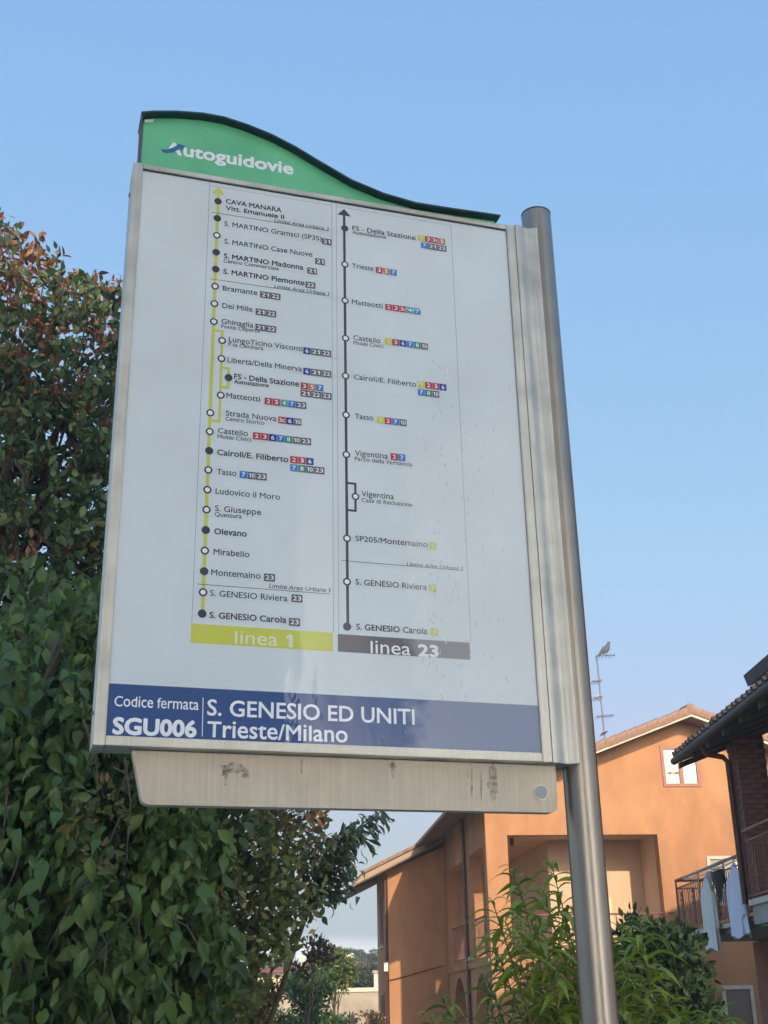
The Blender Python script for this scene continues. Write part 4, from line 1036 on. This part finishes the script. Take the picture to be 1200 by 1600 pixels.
# --- magnolia like tree with rust leaves, upper left, and its neighbour to the right
def rosette_tree(name, base, top, polys, Y, label, greens, rusts, seed, leaf=(.07, .12), per=15, nclump=330, rustfrac=.50, ytop=700, rad=.13, backn=0):
    rg = np.random.default_rng(seed); t = thing(name, base, label, 'tree')
    C = np.concatenate([fill(p, int(nclump * f), Y[0], Y[1], seed + i) for i, (p, f) in enumerate(polys)])
    n = len(C) * per; idx = np.repeat(np.arange(len(C)), per)
    axis = np.stack([rg.normal(.0, .5, len(C)), rg.normal(-.2, .4, len(C)), np.abs(rg.normal(.8, .4, len(C)))], 1); axis /= np.linalg.norm(axis, axis=1, keepdims=True)
    rnd = rg.normal(size=(n, 3)); D = axis[idx] * rg.uniform(-.2, .9, n)[:, None] + rnd * .6
    P = C[idx] + axis[idx] * rg.uniform(-rad, rad, n)[:, None] + rg.normal(0, rad * .34, (n, 3))
    N = axis[idx] + rg.normal(0, .6, (n, 3)); size = rg.uniform(*leaf, n)
    # young rust leaves sit at the tips of the upper twigs
    hz = (C[:, 2] - C[:, 2].min()) / (C[:, 2].max() - C[:, 2].min())
    young = (rg.uniform(size=len(C)) < rustfrac * (hz ** 2.2) * 2.2)
    isr = young[idx] & (rg.uniform(size=n) < .75)
    tone = np.clip(rg.normal(.45, .25, n), 0, 1)
    P = P + np.where(isr[:, None], axis[idx] * rad * .9, 0)
    leaf_cloud('foliage', ELL, P[~isr], D[~isr], N[~isr], size[~isr], tone[~isr], greens, t, True, base)
    leaf_cloud('young_foliage', ELL, P[isr], D[isr] + axis[idx][isr] * .6, N[isr], size[isr] * .85, tone[isr], rusts, t, True, base)
    limbs('b', base, list(C[::max(1, len(C) // 80)]), M_bark, t, .10 if ytop == 700 else .045, top, seed, sag=.05, rb=.28)
    return t
MG = leafmat('stuff_magnolia_green', [(0, (0.0438, 0.0813, 0.0395)), (.5, (0.0938, 0.1531, 0.0634)), (.85, (0.1719, 0.2188, 0.0775)), (1, (0.2969, 0.3125, 0.1128))], .35, .28, .5)
MR = leafmat('stuff_rust_leaf', [(0, (.13, .055, .035)), (.5, (.26, .105, .06)), (1, (.38, .21, .10))], .5, .35)
up1 = [(-60, 345), (15, 352), (40, 392), (80, 372), (88, 400), (95, 450), (140, 428), (150, 455), (190, 462), (215, 490), (215, 640), (-60, 640)]
up2 = [(-60, 620), (220, 620), (240, 1020), (-60, 1020)]
rosette_tree('magnolia_tree', (-3.4, 9.2, 0), (-3.0, 9.0, 6.6), [(up1, .42), (up2, .8)], (8.3, 9.8),
             'tall tree with rust red young leaves over green foliage at the upper left', MG, MR, 21, leaf=(.065, .115), per=14, nclump=880, rad=.085)
OL = leafmat('stuff_olive_leaf', [(0, (0.0929, 0.1327, 0.0556)), (.5, (0.1858, 0.236, 0.0886)), (.8, (0.3097, 0.295, 0.1264)), (1, (0.6, 0.354, 0.1392))], .45, .3, .4)
OLR = leafmat('stuff_bronze_leaf', [(0, (0.18, 0.108, 0.0569)), (.5, (0.324, 0.18, 0.0813)), (1, (0.576, 0.27, 0.0975))], .5, .35)
lo1 = [(270, 1200), (500, 1200), (515, 1290), (515, 1350), (495, 1420), (472, 1450), (450, 1485), (422, 1515), (400, 1560), (370, 1640), (270, 1640)]
rosette_tree('olive_green_tree', (-1.9, 8.2, 0), (-1.45, 8.0, 2.9), [(lo1, 1.0)], (7.4, 8.8),
             'olive green small leaved tree with bronze leaf tips under the sign bracket', OL, OLR, 31, ytop=0, leaf=(.045, .085), per=20, nclump=380, rustfrac=.25, rad=.11)
# drooping narrow leaves on the branch that reaches right below the bracket
def willow_branch():
    rg = np.random.default_rng(9); base = (-1.35, 8.6, 0)
    t = thing('narrow_leaved_tree', base, 'thin branch with narrow hanging leaves reaching right against the sky below the sign', 'tree')
    tips = [(598, 1266), (585, 1272), (570, 1300), (555, 1320), (545, 1350), (560, 1285), (538, 1375), (530, 1400), (520, 1330), (548, 1300)]
    P = []; root = at(475, 1440, 8.2)
    for (x, y) in tips:
        e = at(x, y, 7.9 + rg.uniform(-.2, .2)); pts_ = []
        for j in range(7):
            q = j / 6; p = root + (e - root) * q + np.array([0, 0, .10 * math.sin(q * math.pi)]); pts_.append(tuple(p - np.array(base)))
            if j > 2:
                for _ in range(10): P.append(p + rg.normal(0, .045, 3))
        MB().tube(pts_, [.016 * (1 - .8 * j / 6) for j in range(7)], 5).build('branch', M_bark, t, True)
    MB().tube([(0, 0, 0), tuple(np.array(root) - np.array(base))], [.022, .014], 8).build('trunk', M_bark, t, True)
    P = np.array(P); n = len(P)
    leaf_cloud('foliage', leaf_long(.14, .2, 4), P, np.stack([rg.normal(.35, .5, n), rg.normal(-.1, .4, n), -.7 + rg.normal(0, .45, n)], 1), rg.normal(0, 1, (n, 3)) + np.array([0, -.6, .5]), rg.uniform(.06, .12, n), np.clip(rg.normal(.5, .25, n), 0, 1),
               leafmat('stuff_grey_green', [(0, (0.054, 0.09, 0.0599)), (1, (0.162, 0.216, 0.1197))], .4, .3), t, True, base)
willow_branch()

# --- peach bush in front of the pole
PE = leafmat('leaf_fresh_green', [(0, (0.1479, 0.2135, 0.0298)), (.5, (0.2762, 0.3321, 0.0434)), (1, (0.4734, 0.5218, 0.0745))], .38, .4, .4)
PEs = leafmat('stuff_fresh_green', [(0, (0.0976, 0.1652, 0.0299)), (.5, (0.217, 0.2956, 0.0448)), (1, (0.4773, 0.5216, 0.0819))], .4, .4, .4)
def bush():
    rg = np.random.default_rng(5); base = (.85, 4.75, 0)
    t = thing('peach_bush', base, 'fresh green bush with long curved leaves growing around the foot of the steel pole', 'bush')
    stems = [(800, 1360), (812, 1395), (770, 1410), (770, 1470), (790, 1440), (862, 1352), (850, 1400), (880, 1430), (820, 1450), (845, 1470), (880, 1490), (690, 1562), (672, 1590), (760, 1530), (800, 1520), (840, 1530), (880, 1550), (765, 1575),
             (905, 1455), (940, 1450), (985, 1455), (1000, 1440), (960, 1490), (1010, 1500), (1000, 1540), (1045, 1565), (1075, 1580), (1130, 1580), (950, 1560), (980, 1590), (1020, 1585), (820, 1580), (870, 1590), (930, 1520), (1100, 1600), (905, 1580), (1050, 1600), (975, 1520), (850, 1560)]
    L = []
    for i, (x, y) in enumerate(stems):
        Y = 4.55 + rg.uniform(-.35, .45); e = at(x, y, Y); bs = np.array([.75 + .55 * ((x - 670) / 460) * .5 + rg.uniform(-.1, .1), 4.75 + rg.uniform(-.15, .15), 0.0])
        pts_ = []
        for j in range(11):
            q = j / 10; p = bs + (e - bs) * np.array([q ** 1.6, q ** 1.6, q]); pts_.append(p)
        MB().tube([tuple(p - np.array(base)) for p in pts_], [.012 * (1 - .085 * j) for j in range(11)], 5).build('stem', mat('stem_brown', (.16, .10, .05), .7) if i == 0 else bpy.data.materials['stem_brown'], t, True)
        H = float(e[2]); a = rg.uniform(0, 6.28); z = H
        k = 0
        side = x < 772 or x > 1030
        while z > (H - .24 if side else 1.25):
            q = z / H; p = bs + (e - bs) * np.array([q ** 1.6, q ** 1.6, q])
            for _ in range(2):
                a += 2.4 + rg.uniform(-.3, .3); up = .75 if k < 2 else .32
                L.append((p, np.array([math.cos(a), math.sin(a) * .9, up + rg.uniform(-.15, .2)]), min(1, .5 + .2 * k)))
            z -= .017 + .002 * k; k += 1
    P = np.array([l[0] for l in L]); D = np.array([l[1] for l in L]); sz = np.array([l[2] for l in L]) * rg.uniform(.10, .155, len(L)); N = np.array([0, 0, 1.0]) + rg.normal(0, .25, (len(L), 3))
    order = np.argsort(P[:, 1] - P[:, 2] * .8 + rg.uniform(0, .3, len(P))); a_, b_ = order[:300], order[300:]
    leaf_objects(LONG, P[a_], D[a_], N[a_], sz[a_], PE, t, base, seed=8)
    leaf_cloud('foliage', LONG, P[b_], D[b_], N[b_], sz[b_], np.clip(rg.normal(.45, .28, len(b_)), 0, 1), PEs, t, True, base)
bush()

def simple_tree(name, base, poly, Y, label, m, seed, per=60, n=40, rad=.3, leaf=(.05, .09), trunk=.05, top=None, shape=SMALL, cat='tree', group=None):
    rg = np.random.default_rng(seed); t = thing(name, base, label, cat, group)
    C = fill(poly, n, Y[0], Y[1], seed); P, d, _ = scatter(C, per, rad, rg); k = len(P)
    leaf_cloud('crown', shape, P, d + rg.normal(0, .6, (k, 3)) + np.array([0, 0, .2]), d + rg.normal(0, .5, (k, 3)), rg.uniform(*leaf, k), np.clip(rg.normal(.45, .26, k), 0, 1), m, t, True, base)
    if trunk:
        tp = top or tuple(C.mean(axis=0)); limbs('b', base, list(C[::max(1, n // 9)]), M_bark, t, trunk, tp, seed, sag=.02)
    return t
DK = leafmat('stuff_laurel', [(0, (0.0112, 0.026, 0.0117)), (.6, (0.0223, 0.0484, 0.0185)), (1, (0.0465, 0.0837, 0.0294))], .6, .2, .25)
simple_tree('laurel_shrub', (2.5, 12.2, 0), [(990, 1440), (1000, 1425), (1015, 1445), (1045, 1452), (1062, 1460), (1080, 1500), (1098, 1540), (1105, 1600), (980, 1640), (985, 1480)], (11.6, 12.6),
            'dark green glossy shrub standing against the orange house wall', DK, 41, per=90, n=60, rad=.2, leaf=(.06, .11), shape=ELL, cat='shrub')
SG = leafmat('stuff_sapling', [(0, (0.032, 0.072, 0.0304)), (.6, (0.072, 0.136, 0.0456)), (1, (0.144, 0.208, 0.0684))], .45, .3)
LGt = leafmat('stuff_light_shrub', [(0, (.07, .11, .035)), (1, (.20, .24, .08))], .5, .3)
BRZ = leafmat('stuff_dark_bronze', [(0, (.035, .032, .022)), (1, (.10, .075, .05))], .55, .3)
simple_tree('sapling_tree', (-1.18, 20, 0), [(455, 1540), (480, 1515), (510, 1525), (520, 1560), (500, 1585), (465, 1580)], (19.6, 20.6), 'small dark green sapling with a pale stem in front of the garden wall', SG, 51, per=130, n=20, rad=.17, leaf=(.05, .09), trunk=.025)
simple_tree('light_green_tree', (-1.3, 30, 0), [(500, 1505), (540, 1500), (548, 1530), (505, 1540)], (29.5, 30.5), 'light yellow green tree directly above the sapling in the gap', LGt, 52, per=160, n=24, rad=.28, leaf=(.07, .13), trunk=.04)
simple_tree('bronze_tree', (-1.2, 16, 0), [(466, 1476), (512, 1480), (526, 1497), (500, 1503), (484, 1500), (478, 1532), (466, 1525)], (15.7, 16.3), 'dark bronze leaved tree peeking out beside the olive green tree', BRZ, 53, per=70, n=9, rad=.11, leaf=(.04, .08), trunk=.018)
simple_tree('brown_shrub', (-2.4, 13, 0), [(380, 1540), (415, 1550), (432, 1580), (425, 1610), (370, 1620)], (12.7, 13.3), 'yellow brown dry shrub at the lower edge left of the sapling', leafmat('stuff_dry_leaf', [(0, (.08, .07, .03)), (1, (.24, .19, .09))], .6, .3), 54, per=100, n=24, rad=.16, leaf=(.04, .08), trunk=.03, cat='shrub')
simple_tree('garden_hedge', (-1.0, 22, 0), [(430, 1592), (545, 1588), (545, 1640), (430, 1640)], (21.5, 22.4), 'low dark hedge along the bottom of the gap behind the sapling', SG, 55, per=160, n=40, rad=.18, leaf=(.05, .09), trunk=0, cat='hedge')
simple_tree('flowering_shrub', (-.45, 21, 0), [(562, 1590), (590, 1590), (590, 1640), (562, 1640)], (20.8, 21.2), 'small shrub with pink flowers at the foot of the orange house wing', leafmat('stuff_pink_shrub', [(0, (.05, .10, .03)), (.5, (.10, .14, .05)), (.72, (.55, .16, .12)), (1, (.7, .3, .25))], .6, .3), 56, per=90, n=16, rad=.12, leaf=(.04, .07), trunk=0, cat='shrub')
for (x, y, h, lb) in ((551, 1585, 6, 'thin dark garden post standing left of the pink flowering shrub'), (581, 1578, 5, 'thin dark garden post standing closest to the orange house wing')):
    p = at(x, y, 21.5); o = MB().box(-.03, .03, -.03, .03, 0, float(p[2])).build('garden_post', M_dark); o.location = (float(p[0]), 21.5, 0); tag(o, lb, 'post')
for (x, lb) in ((577, 'climbing shrub beside the wing wall corner'),):
    pass

# --- far background
wall = MB(); wp_ = at(500, 1549, 60); wz = float(wp_[2])
M_gw = mat('garden_wall_render', (.36, .31, .24), .95, var=.18, vscale=.9, bump=.3)
gwt = thing('garden_wall', (-4, 60, 0), 'long weathered beige garden wall with pale coping seen through the gap', 'wall')
MB().box(-22, 20, -.12, .12, 0, wz - .05).build('wall_face', M_gw, gwt); MB().box(-22.05, 20.05, -.2, .2, wz - .05, wz + .12).build('coping', mat('pale_coping', (.62, .55, .42), .9, var=.1), gwt)
def far_house(name, x0, x1, Y, zt, zr, wallc, label, d=9):
    t = thing(name, ((x0 + x1) / 2, Y, 0), label, 'house'); h = (x1 - x0) / 2
    MB().box(-h, h, 0, d, 0, zt).build('wall', mat('wall_' + name, wallc, .9, var=.08), t)
    r = MB(); r.prism([(-.6, zt), (d + .6, zt), (d + .6, zt + .1), (d / 2, zr), (-.6, zt + .1)], -h - .5, h + .5, 'x'); r.build('roof', mat('red_roof_' + name, (.22, .075, .05), .9, var=.2, vscale=2), t)
    for k in range(int(h)):
        x = -h + 1.5 + 2 * k
        if x < h - .8:
            w_ = MB().box(x - .45, x + .45, -.06, -.003, .9, 2.1).build('window', M_brown, t); MB().box(x - .36, x + .36, -.068, -.061, 1.0, 2.0).build('pane', M_paneG, w_)
    MB().box(h * .3, h * .3 + .6, d / 2 - 1, d / 2 - .4, zr - .8, zr + .5).build('chimney', M_stone, t)
    return t
def zat(px, py, Y): return float(at(px, py, Y)[2])
def xat(px, py, Y): return float(at(px, py, Y)[0])
far_house('yellow_house', xat(500, 1530, 85), xat(556, 1530, 85), 85, zat(545, 1521, 85), zat(545, 1502, 89), (.62, .52, .20), 'low yellow house with dark red roof behind the garden wall')
far_house('cream_house', xat(400, 1530, 78), xat(493, 1530, 78), 78, zat(480, 1519, 78), zat(480, 1507, 82), (.55, .50, .32), 'low cream house left of the yellow house behind the garden wall')
far_house('red_roofed_house', xat(557.5, 1530, 100), xat(620, 1530, 100), 100, zat(570, 1522, 100), zat(570, 1504, 104), (.5, .45, .35), 'far house with long red roof right of the yellow house')
gp = at(588, 1517, 61.5); o = thing('gate_pillar', (float(gp[0]), 61.5, 0), 'pale brick gate pillar at the edge of the orange house wing', 'pillar')
MB().box(-.12, .2, -.15, .15, 0, float(gp[2]) - .1).build('shaft', M_stone, o); MB().box(-.18, .26, -.21, .21, float(gp[2]) - .1, float(gp[2]) + .02).build('cap', M_gw, o)
HG = leafmat('stuff_far_green', [(0, (.025, .05, .03)), (1, (.07, .11, .05))], .6, .2)
simple_tree('conical_hedge', (xat(568, 1530, 66), 66, 0), [(556, 1530), (565, 1514), (585, 1512), (592, 1545), (554, 1545)], (65.5, 66.5), 'clipped green hedge between yellow house and gate pillar', HG, 61, per=170, n=30, rad=.35, leaf=(.1, .18), trunk=0, cat='hedge')
simple_tree('round_shrub', (xat(462, 1535, 64), 64, 0), [(446, 1530), (470, 1526), (478, 1545), (445, 1548)], (63.5, 64.5), 'grey green rounded shrub behind the garden wall left of the sapling', HG, 62, per=140, n=20, rad=.35, leaf=(.1, .18), trunk=0, cat='shrub')
def umbrella_pine(cx, topy, Y, wpx, label, seed):
    rg = np.random.default_rng(seed); b = (xat(cx, 1540, Y), Y, 0); t = thing('umbrella_pine', b, label, 'tree', 'pines on the far skyline')
    zt = zat(cx, topy, Y); s = Y / 2057.0
    M_ = HG; C = []
    for k in range(9):
        a = k / 8 * math.pi; C.append((b[0] + math.cos(a) * wpx * s * .5, Y + rg.uniform(-1, 1), zt - .9 - (1 - math.sin(a)) * 1.5 + rg.uniform(-.2, .3)))
    C = np.array(C); P, d, _ = scatter(C, 200, .95, rg, .38); n = len(P)
    leaf_cloud('crown', SMALL, P, d + np.array([0, 0, .3]), rg.normal(0, 1, (n, 3)), rg.uniform(.2, .42, n), np.clip(rg.normal(.4, .2, n), 0, 1), M_, t, True, b)
    limbs('b', b, [tuple(c) for c in C], M_bark, t, .22, (b[0], Y, zt - 3.2), seed, sag=0)
umbrella_pine(548, 1473, 135, 52, 'spreading pine on the skyline in the middle of the gap', 71)
umbrella_pine(518, 1476, 140, 34, 'smaller spreading pine left of the middle one on the skyline', 72)
umbrella_pine(590, 1480, 120, 44, 'spreading pine half hidden by the orange house wing', 73)
simple_tree('tree_line', (-12, 150, 0), [(250, 1512), (600, 1506), (700, 1515), (700, 1560), (250, 1560)], (148, 160), 'hazy line of green trees along the horizon', HG, 75, per=200, n=90, rad=1.6, leaf=(.5, .9), trunk=0)

# ------------------------------------------------------------------ haze
hz = MB().box(-400, 400, -60, 420, -1.0, 18.0).build('haze', mat('haze_tmp', (1, 1, 1)))
mh = bpy.data.materials.new('haze_air'); mh.use_nodes = True; n = mh.node_tree
for q in list(n.nodes):
    if q.type == 'BSDF_PRINCIPLED': n.nodes.remove(q)
pv = n.nodes.new('ShaderNodeVolumePrincipled'); pv.inputs['Color'].default_value = (.86, .90, .96, 1); pv.inputs['Density'].default_value = 0.0018; pv.inputs['Anisotropy'].default_value = .2
n.links.new(pv.outputs[0], n.nodes['Material Output'].inputs['Volume'])
hz.data.materials.clear(); hz.data.materials.append(mh); tag(hz, kind='stuff')
